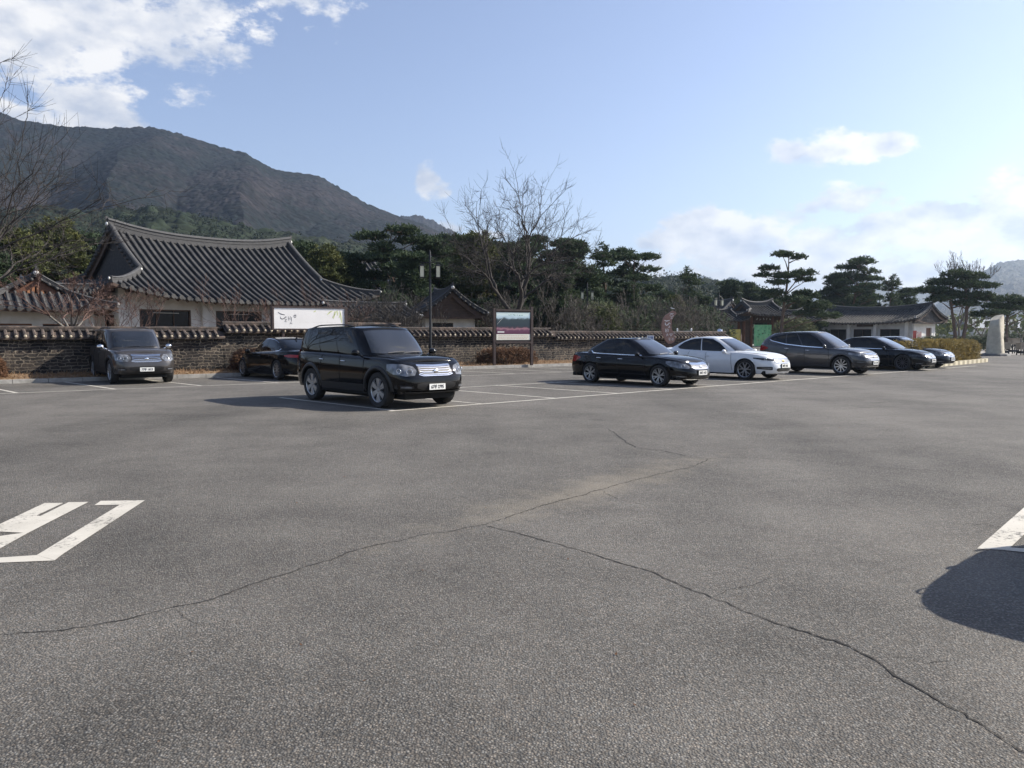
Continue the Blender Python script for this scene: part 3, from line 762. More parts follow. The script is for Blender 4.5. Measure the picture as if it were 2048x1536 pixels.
def pine_mesh(seed, H, Wd, style='round', crown0=.25, lean=0.0, trunk=.16, need=NEED, dens=1.0, pads=None, tn=1, nl=.26):
    rng = random.Random(seed); tr = M(); cr = M()
    stems = []
    for s_ in range(tn):
        ph = rng.uniform(0, 6.28); off = Vector(((s_-(tn-1)/2)*.7, 0, 0)); pts = []
        for i in range(11):
            t = i/10; pts.append(off*(1+t*1.2)+Vector((lean*t*H+math.sin(ph+t*4.5)*.025*H, math.cos(ph*1.3+t*3.7)*.02*H, t*H*.97)))
        stems.append(pts); tr.tube(pts, [trunk*(1-t*.85)+.01 for t in [i/10 for i in range(11)]], 8)
    def stem_at(z):
        st = rng.choice(stems); t = max(0, min(.999, z/(H*.97)))*10; i = int(t); return st[i].lerp(st[i+1], t-i)
    P_ = []
    if pads: P_ = [(Vector((x, y, z)), rx, rz) for x, y, z, rx, rz in pads]
    else:
        n = int((26 if style == 'round' else 17)*dens)
        for i in range(n):
            t = crown0+(1-crown0)*(i+.5)/n
            prof = (1-((t-crown0)/(1-crown0))**1.7) if style == 'round' else (.55+.45*math.sin(3.1*(1-(t-crown0)/(1-crown0))))
            prof = max(.16, prof)
            a = i*2.4+rng.uniform(-.5, .5); rad = Wd/2*prof*rng.uniform(.45, .95)
            c = stem_at(t*H)+Vector((math.cos(a)*rad*.75, math.sin(a)*rad*.75, rng.uniform(-.03, .03)*H))
            P_.append((c, max(.45, Wd*.20*rng.uniform(.7, 1.25)), H*(.055 if style == 'round' else .035)*rng.uniform(.7, 1.3)))
    for c, rx, rz in P_:
        # limb from the stem to the pad
        z0 = max(H*.12, c.z-abs(rx)*.5-.15*H*rng.random()); b = stem_at(z0); mid = b.lerp(c, .5)+Vector((0, 0, rng.uniform(-.1, .15)))
        tr.tube([b, mid, c-Vector((0, 0, rz*.5))], [trunk*.33, trunk*.22, .02], 5)
        for _ in range(4):
            e = c+Vector((rng.uniform(-1, 1)*rx*.8, rng.uniform(-1, 1)*rx*.8, rng.uniform(-.3, .6)*rz)); tr.tube([mid.lerp(c, .7), e], [.025, .01], 4, cap=False)
        nc = int(22*dens*max(.6, rx*rx*1.3)*2.0)
        for _ in range(nc):
            a = rng.uniform(0, 6.283); r_ = math.sqrt(rng.random())*rng.uniform(.75, 1.12); zz = math.sqrt(max(0, 1-min(1, r_)**2))
            q = c+Vector((math.cos(a)*r_*rx, math.sin(a)*r_*rx, rz*(zz*rng.uniform(-.45, 1.0))+rng.gauss(0, .06)))
            tufts(cr, rng, q, 11, nl, nl*.28)
    return tr, cr
_pines = {}
def pine(key, loc, label, name='pine_tree', scale=1.0, rz=0.0, group='pines behind the stone wall', bark=None, **kw):
    """builds the pine kind once, then copies its object and parts"""
    if key not in _pines:
        T = thing(name, label, 'tree', loc, rz, group); need = kw.pop('need', NEED); tr, cr = pine_mesh(need=need, **kw)
        tr.build('trunk', bark or BARK, T, smooth=True); cr.build('crown', need, T); _pines[key] = T
        T.scale = (scale,)*3; return T
    src = _pines[key]; T = src.copy(); COL.objects.link(T); T.location = loc; T.rotation_euler = (0, 0, rz); T.scale = (scale,)*3
    T['label'] = label; T['group'] = group
    for ch in src.children: c = ch.copy(); COL.objects.link(c); c.parent = T
    return T

def bare_segments(seed, H, levels, r0, first, nmain, tilt, leanv=Vector((0, 0, 0)), rmin=.007, ratio=.74, kids=(2, 3), trop=.10, wob=.13, twig=True, mainl=None, taper=.62, tw=(0, 2)):
    rng = random.Random(seed); trunkm = M(); crownm = M()
    base = Vector((0, 0, 0))
    def branch(p, d, L, r, lv):
        n = 5 if lv < 3 else 3; pts = [p]; dd = d.copy()
        for i in range(n):
            dd = (dd+Vector((rng.gauss(0, wob), rng.gauss(0, wob), rng.gauss(trop*.4, wob*.6)))).normalized(); pts.append(pts[-1]+dd*L/n)
        r1 = max(rmin, r*taper); rs = [lerp(r, r1, i/n) for i in range(n+1)]
        (trunkm if lv <= 1 else crownm).tube(pts, rs, 8 if lv < 2 else 5 if lv < 4 else 3, cap=False)
        if lv >= levels: return
        k = rng.randint(*kids)
        for j in range(k):
            ax = Vector((rng.gauss(0, 1), rng.gauss(0, 1), rng.gauss(0, .5))).normalized()
            nd = (Matrix.Rotation(rng.uniform(.22, .62)*(1 if j else .6), 3, dd.cross(ax).normalized())@dd)
            nd = (nd+Vector((0, 0, trop))).normalized()
            branch(pts[-1], nd, L*ratio*rng.uniform(.8, 1.15), r1*rng.uniform(.75, .95), lv+1)
        if twig and lv >= 2:
            for j in range(rng.randint(*tw)):
                i = rng.randint(1, n-1); ax = Vector((rng.gauss(0, 1), rng.gauss(0, 1), rng.gauss(0, 1))).normalized()
                nd = (dd+ax*.8).normalized(); branch(pts[i], nd, L*ratio*.65, max(rmin, rs[i]*.4), max(lv+2, levels-1))
    if first > 0:
        pts = [base, base+Vector((.02, .01, first*.5)), base+Vector((0, .02, first))]; trunkm.tube(pts, [r0*1.35, r0*1.05, r0], 10); st = pts[-1]
    else: st = base
    L0 = mainl or (H-first)*.34
    for i in range(nmain):
        a = 6.283*i/nmain+rng.uniform(-.4, .4); tl = tilt*rng.uniform(.55, 1.15)
        d = (Vector((math.cos(a)*math.sin(tl), math.sin(a)*math.sin(tl), math.cos(tl)))+leanv).normalized()
        branch(st-Vector((0, 0, .1)), d, L0*rng.uniform(.85, 1.15), r0*.62, 1)
    return trunkm, crownm
def bare_tree(seed, loc, label, name='bare_tree', group=None, tm=BARKG, cm=TWIGG, cat='tree', **kw):
    T = thing(name, label, cat, loc, 0, group); a, b = bare_segments(seed, **kw)
    a.build('trunk', tm, T, smooth=True); b.build('crown', cm, T); return T
def cluster_tree(seed, loc, label, group, tips, base, r_tip, expo=.5, frac=.38, tm=BARKD, cm=BARKD, mains=3, twigs=3, tl=.5, name='bare_tree', cat='tree'):
    """leafless tree whose limbs fork again and again towards a cloud of twig tips"""
    rng = random.Random(seed); T = thing(name, label, cat, loc, 0, group); tr = M(); cr = M()
    def rad(n): return r_tip*n**expo
    def split(pts, k):
        cs = [rng.choice(pts) for _ in range(k)]
        for _ in range(6):
            g_ = [[] for _ in cs]
            for p in pts: g_[min(range(len(cs)), key=lambda i: (p-cs[i]).length_squared)].append(p)
            g_ = [q for q in g_ if q]; cs = [sum(q, Vector())/len(q) for q in g_]
        return g_
    def wob(a, b, d0, r0, r1, mb, n, sides):
        L = (b-a).length; pts = []; c = a+d0*L*.4
        for i in range(n+1):
            t = i/n; p = a*(1-t)**2+c*2*t*(1-t)+b*t*t
            if 0 < i < n: p = p+Vector((rng.gauss(0, .028), rng.gauss(0, .028), rng.gauss(0, .02)))*L
            pts.append(p)
        mb.tube(pts, [lerp(r0, r1, i/n) for i in range(n+1)], sides, cap=False); return (pts[-1]-pts[-2]).normalized()
    def grow(p, d, pts, lv):
        n = len(pts)
        if n == 1:
            e = wob(p, pts[0], d, rad(1)*1.1, r_tip*.6, cr, 4, 3)
            for _ in range(twigs):
                s = p.lerp(pts[0], rng.uniform(.35, 1.0)); dd = (e+Vector((rng.gauss(0, .55), rng.gauss(0, .55), rng.gauss(.1, .5)))).normalized()
                cr.tube([s, s+dd*tl*.5, s+dd*tl*rng.uniform(.6, 1.2)+Vector((0, 0, tl*.12))], [r_tip*.7, r_tip*.6, r_tip*.45], 3, cap=False)
            return
        c = sum(pts, Vector())/n; q = p.lerp(c, frac*rng.uniform(.8, 1.2))
        big = rad(n) > .035; e = wob(p, q, d, rad(n), rad(n)*.86, tr if big else cr, 4, 8 if big else 4)
        for g_ in split(pts, 2 if rng.random() < .75 or n < 4 else 3): grow(q, ((sum(g_, Vector())/len(g_)-q).normalized()*.5+e*.5).normalized(), g_, lv+1)
    st = Vector((0, 0, base)); tr.tube([(0, 0, 0), (0.02, 0, base*.5), st], [rad(len(tips))*1.25, rad(len(tips))*1.05, rad(len(tips))*.95], 10)
    for g_ in split(tips, mains): grow(st-Vector((0, 0, base*.12)), Vector((0, 0, 1)), g_, 1)
    tr.build('trunk', tm, T, smooth=True); cr.build('crown', cm, T); return T
def dome_tips(seed, n, c, rx, rz, e0=12, rmin=.62, rmax=1.0, keep=None):
    rng = random.Random(seed); out = []
    while len(out) < n:
        a = rng.uniform(0, 6.283); s = rng.uniform(math.sin(R(e0)), 1); e = math.asin(s); f = rng.uniform(rmin, rmax)*(1+.10*math.sin(3*a+seed)+.06*math.sin(7*a))
        p = Vector((math.cos(a)*math.cos(e)*rx*f, math.sin(a)*math.cos(e)*rx*f, c+math.sin(e)*rz*f))
        if keep is None or keep(p): out.append(p)
    return out
def bush(loc, dims, label, lm, name='bush', seed=1, n=900, rz=0, ln=.14, cat='bush', group=None, boxy=.0, stems=TWIG):
    rng = random.Random(seed); T = thing(name, label, cat, loc, rz, group); f = M(); s_ = M()
    for _ in range(n):
        while True:
            x, y, z = rng.uniform(-1, 1), rng.uniform(-1, 1), rng.uniform(0, 1)
            q = (abs(x)**(2+boxy)+abs(y)**(2+boxy)+abs(z)**(2+boxy))
            if q < 1 and q > .25*rng.random(): break
        p = Vector((x*dims[0]/2, y*dims[1]/2, z*dims[2]))+Vector((rng.gauss(0, .03), rng.gauss(0, .03), rng.gauss(0, .03)))
        for k in range(5):
            d = Vector((rng.gauss(x*.6, .6), rng.gauss(y*.6, .6), rng.gauss(.5, .5))).normalized(); w_ = d.orthogonal().normalized()*ln*.14; L = ln*rng.uniform(.6, 1.3)
            f.add([p-w_, p+w_, p+d*L], [(0, 1, 2)])
    for _ in range(26):
        x, y = rng.uniform(-.8, .8)*dims[0]/2, rng.uniform(-.8, .8)*dims[1]/2
        s_.tube([(x*.4, y*.4, 0), (x*.8, y*.8, dims[2]*.5), (x, y, dims[2]*.9)], [.018, .012, .006], 4, cap=False)
    s_.build('stems', stems, T); f.build('foliage', lm, T); return T
# ------------------------------------------------------------ ground, kerb, markings
AD = R(36.5); uA = Vector((math.cos(AD), math.sin(AD), 0)); nA = Vector((-math.sin(AD), math.cos(AD), 0))
WO = Vector((-16.35, 27.73, 0))                 # origin on the stone wall's line
def A(x, y, z=0): return WO+uA*x+nA*y+Vector((0, 0, z))

def asphalt_mat():
    m = bpy.data.materials.new('asphalt'); m.use_nodes = True; t = m.node_tree; b = t.nodes['Principled BSDF']
    tc = N(t, 'ShaderNodeTexCoord'); co = tc.outputs['Object']
    def noise(sc, det, off=0, rough=.6, stretch=None, rz=0):
        mp = N(t, 'ShaderNodeMapping'); mp.inputs['Location'].default_value = (off, off*.7, 0)
        if stretch: mp.inputs['Scale'].default_value = stretch
        mp.inputs['Rotation'].default_value = (0, 0, rz)
        t.links.new(co, mp.inputs[0])
        n = N(t, 'ShaderNodeTexNoise', i={'Scale': sc, 'Detail': det, 'Roughness': rough}); t.links.new(mp.outputs[0], n.inputs['Vector']); return n.outputs['Fac']
    vo = N(t, 'ShaderNodeTexVoronoi', i={'Scale': 90.0}); t.links.new(co, vo.inputs['Vector'])
    vb = N(t, 'ShaderNodeTexVoronoi', i={'Scale': 230.0}); t.links.new(co, vb.inputs['Vector'])
    sp = N(t, 'ShaderNodeSeparateColor'); t.links.new(vo.outputs['Color'], sp.inputs[0])
    sp2 = N(t, 'ShaderNodeSeparateColor'); t.links.new(vb.outputs['Color'], sp2.inputs[0])
    stone = mth(t, 'ADD', mth(t, 'MULTIPLY', mth(t, 'POWER', sp.outputs[0], 2.2), .20), mth(t, 'MULTIPLY', sp2.outputs[1], .05))
    gap = mth(t, 'MULTIPLY', mth(t, 'SUBTRACT', 1.0, mth(t, 'MULTIPLY', vo.outputs['Distance'], 1.1)), 1.0, clamp=True)
    big = noise(.13, 5, 3); mid = noise(.8, 6, 11); fine = noise(7, 5, 5)
    tyre = noise(.45, 4, 20, .5, (1, .10, 1), -R(42))
    v = mth(t, 'ADD', mth(t, 'MULTIPLY', mth(t, 'SUBTRACT', big, .5), .13), mth(t, 'MULTIPLY', mth(t, 'SUBTRACT', mid, .5), .11))
    v = mth(t, 'ADD', v, mth(t, 'MULTIPLY', mth(t, 'SUBTRACT', tyre, .5), .11))
    v = mth(t, 'ADD', v, mth(t, 'MULTIPLY', mth(t, 'SUBTRACT', fine, .5), .035))
    v = mth(t, 'ADD', v, mth(t, 'ADD', .068, mth(t, 'MULTIPLY', stone, gap)))
    spot = mth(t, 'MULTIPLY', mth(t, 'SUBTRACT', noise(1.3, 4, 31, .5), .63), 5.0, clamp=True); v = mth(t, 'MULTIPLY', v, mth(t, 'SUBTRACT', 1.0, mth(t, 'MULTIPLY', spot, .45)))
    v = mth(t, 'MAXIMUM', v, .018)
    c = N(t, 'ShaderNodeMixRGB', blend_type='MULTIPLY', i={'Fac': 1.0}); cv = N(t, 'ShaderNodeCombineColor')
    for k in range(3): t.links.new(v, cv.inputs[k])
    tint = N(t, 'ShaderNodeValToRGB'); tint.color_ramp.elements[0].color = (1.13, .98, .82, 1); tint.color_ramp.elements[1].color = (1.01, .99, .93, 1)
    e = tint.color_ramp.elements.new(.5); e.color = (1.06, .99, .88, 1)
    t.links.new(sp.outputs[1], tint.inputs[0]); t.links.new(cv.outputs[0], c.inputs[1]); t.links.new(tint.outputs[0], c.inputs[2])
    # blown sand lying along the long crack
    s0 = G(1190, 975); a = G(900, 1055)-G(1400, 920); ang = math.atan2(a.y, a.x)
    mp = N(t, 'ShaderNodeMapping', vector_type='TEXTURE'); mp.inputs['Location'].default_value = s0; mp.inputs['Rotation'].default_value = (0, 0, ang); mp.inputs['Scale'].default_value = (a.length*.62, .55, 1)
    t.links.new(co, mp.inputs[0]); ln = N(t, 'ShaderNodeVectorMath', operation='LENGTH'); t.links.new(mp.outputs[0], ln.inputs[0])
    sand = mth(t, 'ADD', mth(t, 'SUBTRACT', 1.0, ln.outputs['Value']), mth(t, 'MULTIPLY', mth(t, 'SUBTRACT', noise(2.2, 9, 8, .75), .5), 3.4))
    sand = mth(t, 'MULTIPLY', mth(t, 'MULTIPLY', sand, 1.0, clamp=True), .42)
    c2 = N(t, 'ShaderNodeMixRGB'); t.links.new(sand, c2.inputs[0]); t.links.new(c.outputs[0], c2.inputs[1]); c2.inputs[2].default_value = (.27, .235, .18, 1)
    t.links.new(c2.outputs[0], b.inputs['Base Color'])
    b.inputs['Roughness'].default_value = .82; b.inputs['Specular IOR Level'].default_value = .35
    bp = N(t, 'ShaderNodeBump', i={'Strength': .8, 'Distance': .007}); hb = mth(t, 'ADD', mth(t, 'MULTIPLY', gap, 1.0), mth(t, 'MULTIPLY', sp.outputs[2], .8))
    t.links.new(hb, bp.inputs['Height']); t.links.new(bp.outputs[0], b.inputs['Normal']); return m
ASPH = asphalt_mat()
SOIL = mat('bare_soil', (.12, .095, .065), (.20, .165, .12), rough=.95, scale=.6, bump=.3)
def worn_paint():
    m = mat('worn_road_paint', (.52, .49, .43), (.44, .415, .36), rough=.7, scale=3); t = m.node_tree; b = t.nodes['Principled BSDF']
    tc = N(t, 'ShaderNodeTexCoord'); n = N(t, 'ShaderNodeTexNoise', i={'Scale': 22.0, 'Detail': 8, 'Roughness': .72}); t.links.new(tc.outputs['Object'], n.inputs['Vector'])
    n2 = N(t, 'ShaderNodeTexNoise', i={'Scale': 1.7, 'Detail': 3}); t.links.new(tc.outputs['Object'], n2.inputs['Vector'])
    f = mth(t, 'MULTIPLY', mth(t, 'SUBTRACT', mth(t, 'ADD', n.outputs['Fac'], mth(t, 'MULTIPLY', n2.outputs['Fac'], .55)), .60), 9.0, clamp=True)
    src = b.inputs['Base Color'].links[0].from_socket; mx_ = N(t, 'ShaderNodeMixRGB'); mx_.inputs[1].default_value = (.10, .095, .085, 1)
    t.links.new(f, mx_.inputs[0]); t.links.new(src, mx_.inputs[2]); t.links.new(mx_.outputs[0], b.inputs['Base Color']); return m
PAINTW = worn_paint()
g = M(); g.add([(-3400, -300, -.06), (3400, -300, -.06), (3400, 3500, -.06), (-3400, 3500, -.06)], [(0, 1, 2, 3)])
tag(g.build('ground', SOIL), kind='structure')
lot = M()
pg = [A(-60, -1.98), A(33.5, -1.98), Vector((21, 61, 0)), Vector((34, 61, 0)), Vector((140, 61, 0)), Vector((140, -40, 0)), Vector((-70, -40, 0)), Vector((-70, -12, 0))]
lot.add(pg, [tuple(range(len(pg)))[::-1]])
tag(lot.build('asphalt_parking_area', ASPH), kind='structure')
pz = M(); q = [A(33.7, -1.5), Vector((21.2, 61.1, 0)), Vector((140, 61.1, 0)), Vector((140, 140, 0)), Vector((-10, 140, 0)), A(33.7, 12)]
pz.add([(v.x, v.y, -.02) for v in q], [(5, 4, 3, 2, 1, 0)]); tag(pz.build('plaza_paving', mat('pale_paving', (.24, .225, .20), (.32, .30, .27), rough=.9, scale=.5)), kind='structure')
# the raised planting strip and its kerb
kb = M()
for i in range(50):
    x0 = -16+i; kb.box(A(x0+.5, -1.92, .065), (.985, .15, .13), AD)
for i in range(3): kb.box(A(34.0, -1.5+i*1.0, .065), (.15, .985, .13), AD)
tag(kb.build('kerb', KERBM), kind='structure')
ps = M(); rng = random.Random(3); rows = []
for i in range(120):
    x = -16+50*i/119; rows.append([A(x, y, .115+.10*max(0, (y+1.84)/1.8)+(.03*rng.random() if y > -1.8 else 0)) for y in (-1.85, -1.4, -.9, -.4, .3)])
ps.grid(rows, flip=True); tag(ps.build('planting_strip', mat('leaf_litter', (.13, .08, .045), (.24, .16, .09), rough=.95, scale=5, c3=(.17, .11, .06), bump=.5)), kind='structure')
dg = M(); rng = random.Random(4)
for i in range(5200):
    x = rng.uniform(-15.5, 33.5); y = rng.uniform(-1.8, -.2)
    if rng.random() > .45+.55*math.sin(x*.9+1)**2: continue
    p = A(x, y, .13+.08*(y+1.8)/1.8)
    for k in range(4):
        d = Vector((rng.gauss(0, .8), rng.gauss(0, .8), rng.uniform(.2, 1))).normalized(); w_ = d.orthogonal().normalized()*.014; L = rng.uniform(.06, .2)
        dg.add([p-w_, p+w_, p+d*L], [(0, 1, 2)])
tag(dg.build('dry_grass', DRYG), 'dry yellow brown grass and leaf litter along the foot of the stone wall', 'grass', kind='stuff')
# painted lines
lines = M()
def seg(a, b, w, z=.004, mb=None):
    a = Vector((a[0], a[1], 0)); b = Vector((b[0], b[1], 0)); d = (b-a).normalized(); n_ = Vector((-d.y, d.x, 0))*w/2
    (mb or lines).add([(*(a-n_).xy, z), (*(b-n_).xy, z), (*(b+n_).xy, z), (*(a+n_).xy, z)], [(0, 1, 2, 3)])
BD = R(42.2); uB = Vector((math.cos(BD), math.sin(BD), 0)); nB = Vector((-math.sin(BD), math.cos(BD), 0)); LB = Vector((1.09, 19.72, 0))
def B(x, y): return LB+uB*x+nB*y
seg(B(-4.9, 0), B(29.5, 0), .12)
Bk = Vector((-1.44, 23.75, 0)); dk = (Vector((.62, 25.5, 0))-Bk).normalized()
seg(Bk-dk*2.6, Bk+dk*14, .10)
for k in range(-2, 13):
    a = B(k*2.38, .06); b = a+Vector((-.70, .71, 0))*4.75; seg(a, b, .10, .0045+.0*k)
LA = Vector((-12.3, 22.26, 0)); dA_ = (Vector((1.66, 32.85, 0))-LA).normalized()
seg(LA-dA_*8, LA+dA_*30, .10)
for k in range(-3, 12):
    a = LA+dA_*(k*2.42-1.3)+nA*.06; seg(a, a+Vector((-.70, .71, 0))*4.75, .10, .0045)
tag(lines.build('parking_lines', PAINTW), kind='structure')
nl = M()
def Gp(x, y): v = G(x, y); return (v.x, v.y, .004)
def gpoly(mb, pts, z=.004): mb.add([(*G(x, y).xy, z) for x, y in pts], [tuple(range(len(pts)))])
gpoly(nl, [(1954, 1098), (2015, 1101), (2120, 1003), (2105, 966)]); gpoly(nl, [(2010, 1101.5), (2056, 1106), (2100, 1115), (2300, 1150), (2300, 1138), (2100, 1106), (2050, 1098), (2020, 1096)], .0048)
tag(nl.build('parking_bay_corner_marking', PAINTW), kind='structure')
mk = M()
gpoly(mk, [(188.7, 1011), (201.6, 1002.5), (289.8, 1001.2), (239.2, 1010)])
gpoly(mk, [(239.5, 1010.3), (289.8, 1001.4), (126.5, 1108.5), (109.4, 1121.5), (73.5, 1111.2)], .0044)
gpoly(mk, [(73.2, 1111.2), (109, 1121.8), (0, 1126.3), (-150, 1131), (-150, 1119), (0, 1116)])
gpoly(mk, [(89.5, 1006.6), (126.5, 1006.6), (73.5, 1031.6), (80, 1037), (-60, 1085), (-60, 1073), (0, 1048.7)])
gpoly(mk, [(136.7, 1005.3), (177, 1004.6), (54.7, 1067.5), (0, 1098), (-60, 1130), (-60, 1096), (0, 1073), (46, 1066.5), (0, 1064), (-60, 1081), (20, 1056), (76, 1032), (80.5, 1033)], .0044)
tag(mk.build('painted_road_lettering', PAINTW), kind='structure')
# cracks
CR_ = [([(960, 1050), (1010, 1062), (1090, 1082), (1200, 1112), (1300, 1145), (1370, 1175), (1415, 1190), (1430, 1198), (1500, 1226), (1560, 1248), (1640, 1275), (1700, 1297), (1755, 1320), (1790, 1352), (1840, 1378), (1880, 1405), (1950, 1445), (2040, 1500), (2200, 1590)], .013),
       ([(-60, 1278), (0, 1272), (80, 1265), (180, 1250), (250, 1238), (340, 1215), (400, 1203), (450, 1190), (560, 1150), (640, 1125), (700, 1105), (760, 1090), (850, 1070), (905, 1062), (960, 1050), (1000, 1038), (1100, 1008), (1200, 980), (1290, 955), (1380, 935), (1420, 917)], .011),
       ([(1215, 858), (1230, 866), (1252, 884), (1270, 895), (1330, 903), (1380, 914)], .016), ([(1380, 914), (1420, 917), (1500, 915), (1650, 925), (1800, 938), (1950, 945), (2090, 953)], .012),
       ([(600, 850), (640, 853), (760, 870), (850, 868), (1000, 860)], .012), ([(1230, 866), (1290, 852), (1400, 846), (1480, 838)], .006), ([(1900, 1045), (1960, 1048), (2010, 1056), (2050, 1046), (2100, 1040)], .006),
       ([(1750, 806), (1850, 797), (1920, 786), (1990, 781)], .014), ([(1430, 1198), (1462, 1180), (1510, 1172), (1560, 1150)], .004), ([(1755, 1320), (1800, 1316), (1860, 1330), (1930, 1322)], .004), ([(340, 1215), (365, 1235), (410, 1262)], .004), ([(1200, 980), (1235, 1000), (1300, 1012)], .005), ([(1650, 925), (1720, 905), (1830, 897), (1940, 880)], .008),
       ([(0, 848), (120, 852), (260, 846), (420, 850), (600, 850)], .008), ([(1480, 838), (1600, 822), (1760, 815), (1900, 800)], .010), ([(1000, 860), (1110, 850), (1215, 858)], .010), ([(180, 930), (300, 915), (460, 905), (640, 893), (760, 870)], .006), ([(1940, 880), (2000, 872), (2090, 868)], .008)]
cr = M(); rng = random.Random(9)
for pts, w in CR_:
    ps_ = [G(x, y) for x, y in pts]; fine = []
    for a, b in zip(ps_, ps_[1:]):
        n = max(2, int((b-a).length/.035)); n = min(n, 90); d = (b-a).normalized(); s_ = Vector((-d.y, d.x, 0))
        for i in range(n): fine.append(a.lerp(b, i/n)+s_*(rng.gauss(0, .006)+.022*(vn(np.array(len(fine)*.17), np.array(w*900))-.5)*2))
    fine.append(ps_[-1]); L = []; Q = []
    for i, p in enumerate(fine):
        d = (fine[min(i+1, len(fine)-1)]-fine[max(i-1, 0)]).normalized(); s_ = Vector((-d.y, d.x, 0))
        ww = w*max(.12, (.55+.9*float(vn(np.array(i*.06), np.array(w*700))))*rng.uniform(.4, 1.3))*(1 if 2 < i < len(fine)-3 else .3)
        L.append((*(p+s_*ww/2).xy, .0035)); Q.append((*(p-s_*ww/2).xy, .0035))
    n = len(L); cr.add(L+Q, [(i, i+1, n+i+1, n+i) for i in range(n-1)])
tag(cr.build('asphalt_cracks', mat('crack_dark', (.012, .011, .010), (.03, .027, .024), rough=1, scale=9)), kind='structure')

# ------------------------------------------------------------ stone wall with its tiled coping
def stone_mat():
    m = bpy.data.materials.new('rubble_stone'); m.use_nodes = True; t = m.node_tree; b = t.nodes['Principled BSDF']
    tc = N(t, 'ShaderNodeTexCoord'); sp = N(t, 'ShaderNodeSeparateXYZ'); t.links.new(tc.outputs['Object'], sp.inputs[0])
    ns = N(t, 'ShaderNodeTexNoise', i={'Scale': 2.6, 'Detail': 4}); t.links.new(tc.outputs['Object'], ns.inputs['Vector'])
    ns2 = N(t, 'ShaderNodeTexNoise', i={'Scale': 11.0, 'Detail': 5}); t.links.new(tc.outputs['Object'], ns2.inputs['Vector'])
    cx = N(t, 'ShaderNodeCombineXYZ'); t.links.new(mth(t, 'ADD', sp.outputs[0], mth(t, 'MULTIPLY', ns.outputs['Fac'], .5)), cx.inputs[0])
    t.links.new(mth(t, 'ADD', sp.outputs[2], mth(t, 'ADD', mth(t, 'MULTIPLY', ns.outputs['Fac'], .16), mth(t, 'MULTIPLY', ns2.outputs['Fac'], .07))), cx.inputs[1])
    br = N(t, 'ShaderNodeTexBrick', i={'Scale': 1.0, 'Mortar Size': .012, 'Mortar Smooth': .2, 'Bias': -.1, 'Brick Width': .33, 'Row Height': .115}); br.offset = .5; br.squash = .6; br.squash_frequency = 3
    br.inputs['Color1'].default_value = (.016, .015, .016, 1); br.inputs['Color2'].default_value = (.075, .062, .054, 1); br.inputs['Mortar'].default_value = (.22, .195, .16, 1)
    t.links.new(cx.outputs[0], br.inputs['Vector'])
    st = N(t, 'ShaderNodeTexNoise', i={'Scale': 1.1, 'Detail': 8, 'Roughness': .7}); t.links.new(tc.outputs['Object'], st.inputs['Vector'])
    cr_ = N(t, 'ShaderNodeValToRGB'); cr_.color_ramp.elements[0].position = .38; cr_.color_ramp.elements[1].position = .62
    cr_.color_ramp.elements[0].color = (.42, .40, .40, 1); cr_.color_ramp.elements[1].color = (1.3, 1.22, 1.1, 1); t.links.new(st.outputs['Fac'], cr_.inputs[0])
    mx_ = N(t, 'ShaderNodeMixRGB', blend_type='MULTIPLY', i={'Fac': 1.0}); t.links.new(br.outputs['Color'], mx_.inputs[1]); t.links.new(cr_.outputs[0], mx_.inputs[2])
    t.links.new(mx_.outputs[0], b.inputs['Base Color']); b.inputs['Roughness'].default_value = .92
    bp = N(t, 'ShaderNodeBump', i={'Strength': 1.0, 'Distance': .03}); bp.invert = True; t.links.new(mth(t, 'ADD', br.outputs['Fac'], mth(t, 'MULTIPLY', ns2.outputs['Fac'], .8)), bp.inputs['Height']); t.links.new(bp.outputs[0], b.inputs['Normal'])
    return m
STONE = stone_mat()
T = thing('stone_wall', 'long dark rubble stone wall capped with old roof tiles behind the parked cars', 'wall', WO, AD)
rng = random.Random(5)
wb_ = M(); cp = M(); wc = M()
for (x0, x1, top) in ((-16, 6.2, 1.80), (6.2, 14.1, 2.02), (14.1, 22.8, 1.84), (22.8, 36.8, 1.68)):
    n = int((x1-x0)/.5)
    for sg in (-1, 1):
        wb_.grid([[(lerp(x0, x1, i/n), sg*lerp(.26, .20, j/6)+rng.gauss(0, .008), lerp(0, top-.36, j/6)) for j in range(7)] for i in range(n+1)])
    for x in (x0, x1): wb_.add([(x, -.27, 0), (x, .27, 0), (x, .2, top-.36), (x, -.2, top-.36)], [(0, 1, 2, 3)])
    # coping: sloped tiles both ways, rolls, plaster ends, ridge
    for sg in (-1, 1):
        cp.grid([[(lerp(x0, x1, i/8), sg*y, top+z) for y, z in ((0, -.10), (.22, -.22), (.42, -.33), (.42, -.40), (.2, -.38))] for i in range(9)])
        m_ = int((x1-x0)/.275)
        for i in range(m_):
            x = x0+.14+i*.275+rng.gauss(0, .012); dz = rng.gauss(0, .008)
            cp.tube([(x, sg*.05, top-.08+dz), (x, sg*.24, top-.18+dz), (x+rng.gauss(0, .012), sg*.47, top-.29+dz)], [.058, .06, .063], 7)
            c = Vector((x+rng.gauss(0, .008), sg*.475, top-.30+dz)); rr_ = .05*rng.uniform(.75, 1.12)
            wc.lathe([(rr_, 0), (rr_, .012), (rr_*.6, .03), (0, .034)] if sg > 0 else [(0, -.034), (rr_*.6, -.03), (rr_, -.012), (rr_, 0)], c, 'Y', 9)
    k = int((x1-x0)/.25)
    for i in range(k):
        x = x0+.125+i*.25
        for h, w_ in ((-.07, .15), (-.03, .13), (.01, .115)): cp.box((x, rng.gauss(0, .006), top+h-.01), (.245, w_*2*.7, .034), rng.gauss(0, .02))
    cp.tube([(lerp(x0, x1, i/30), 0, top+.005+rng.gauss(0, .006)) for i in range(31)], .055, 7)
wb_.build('wall_body', STONE, T)
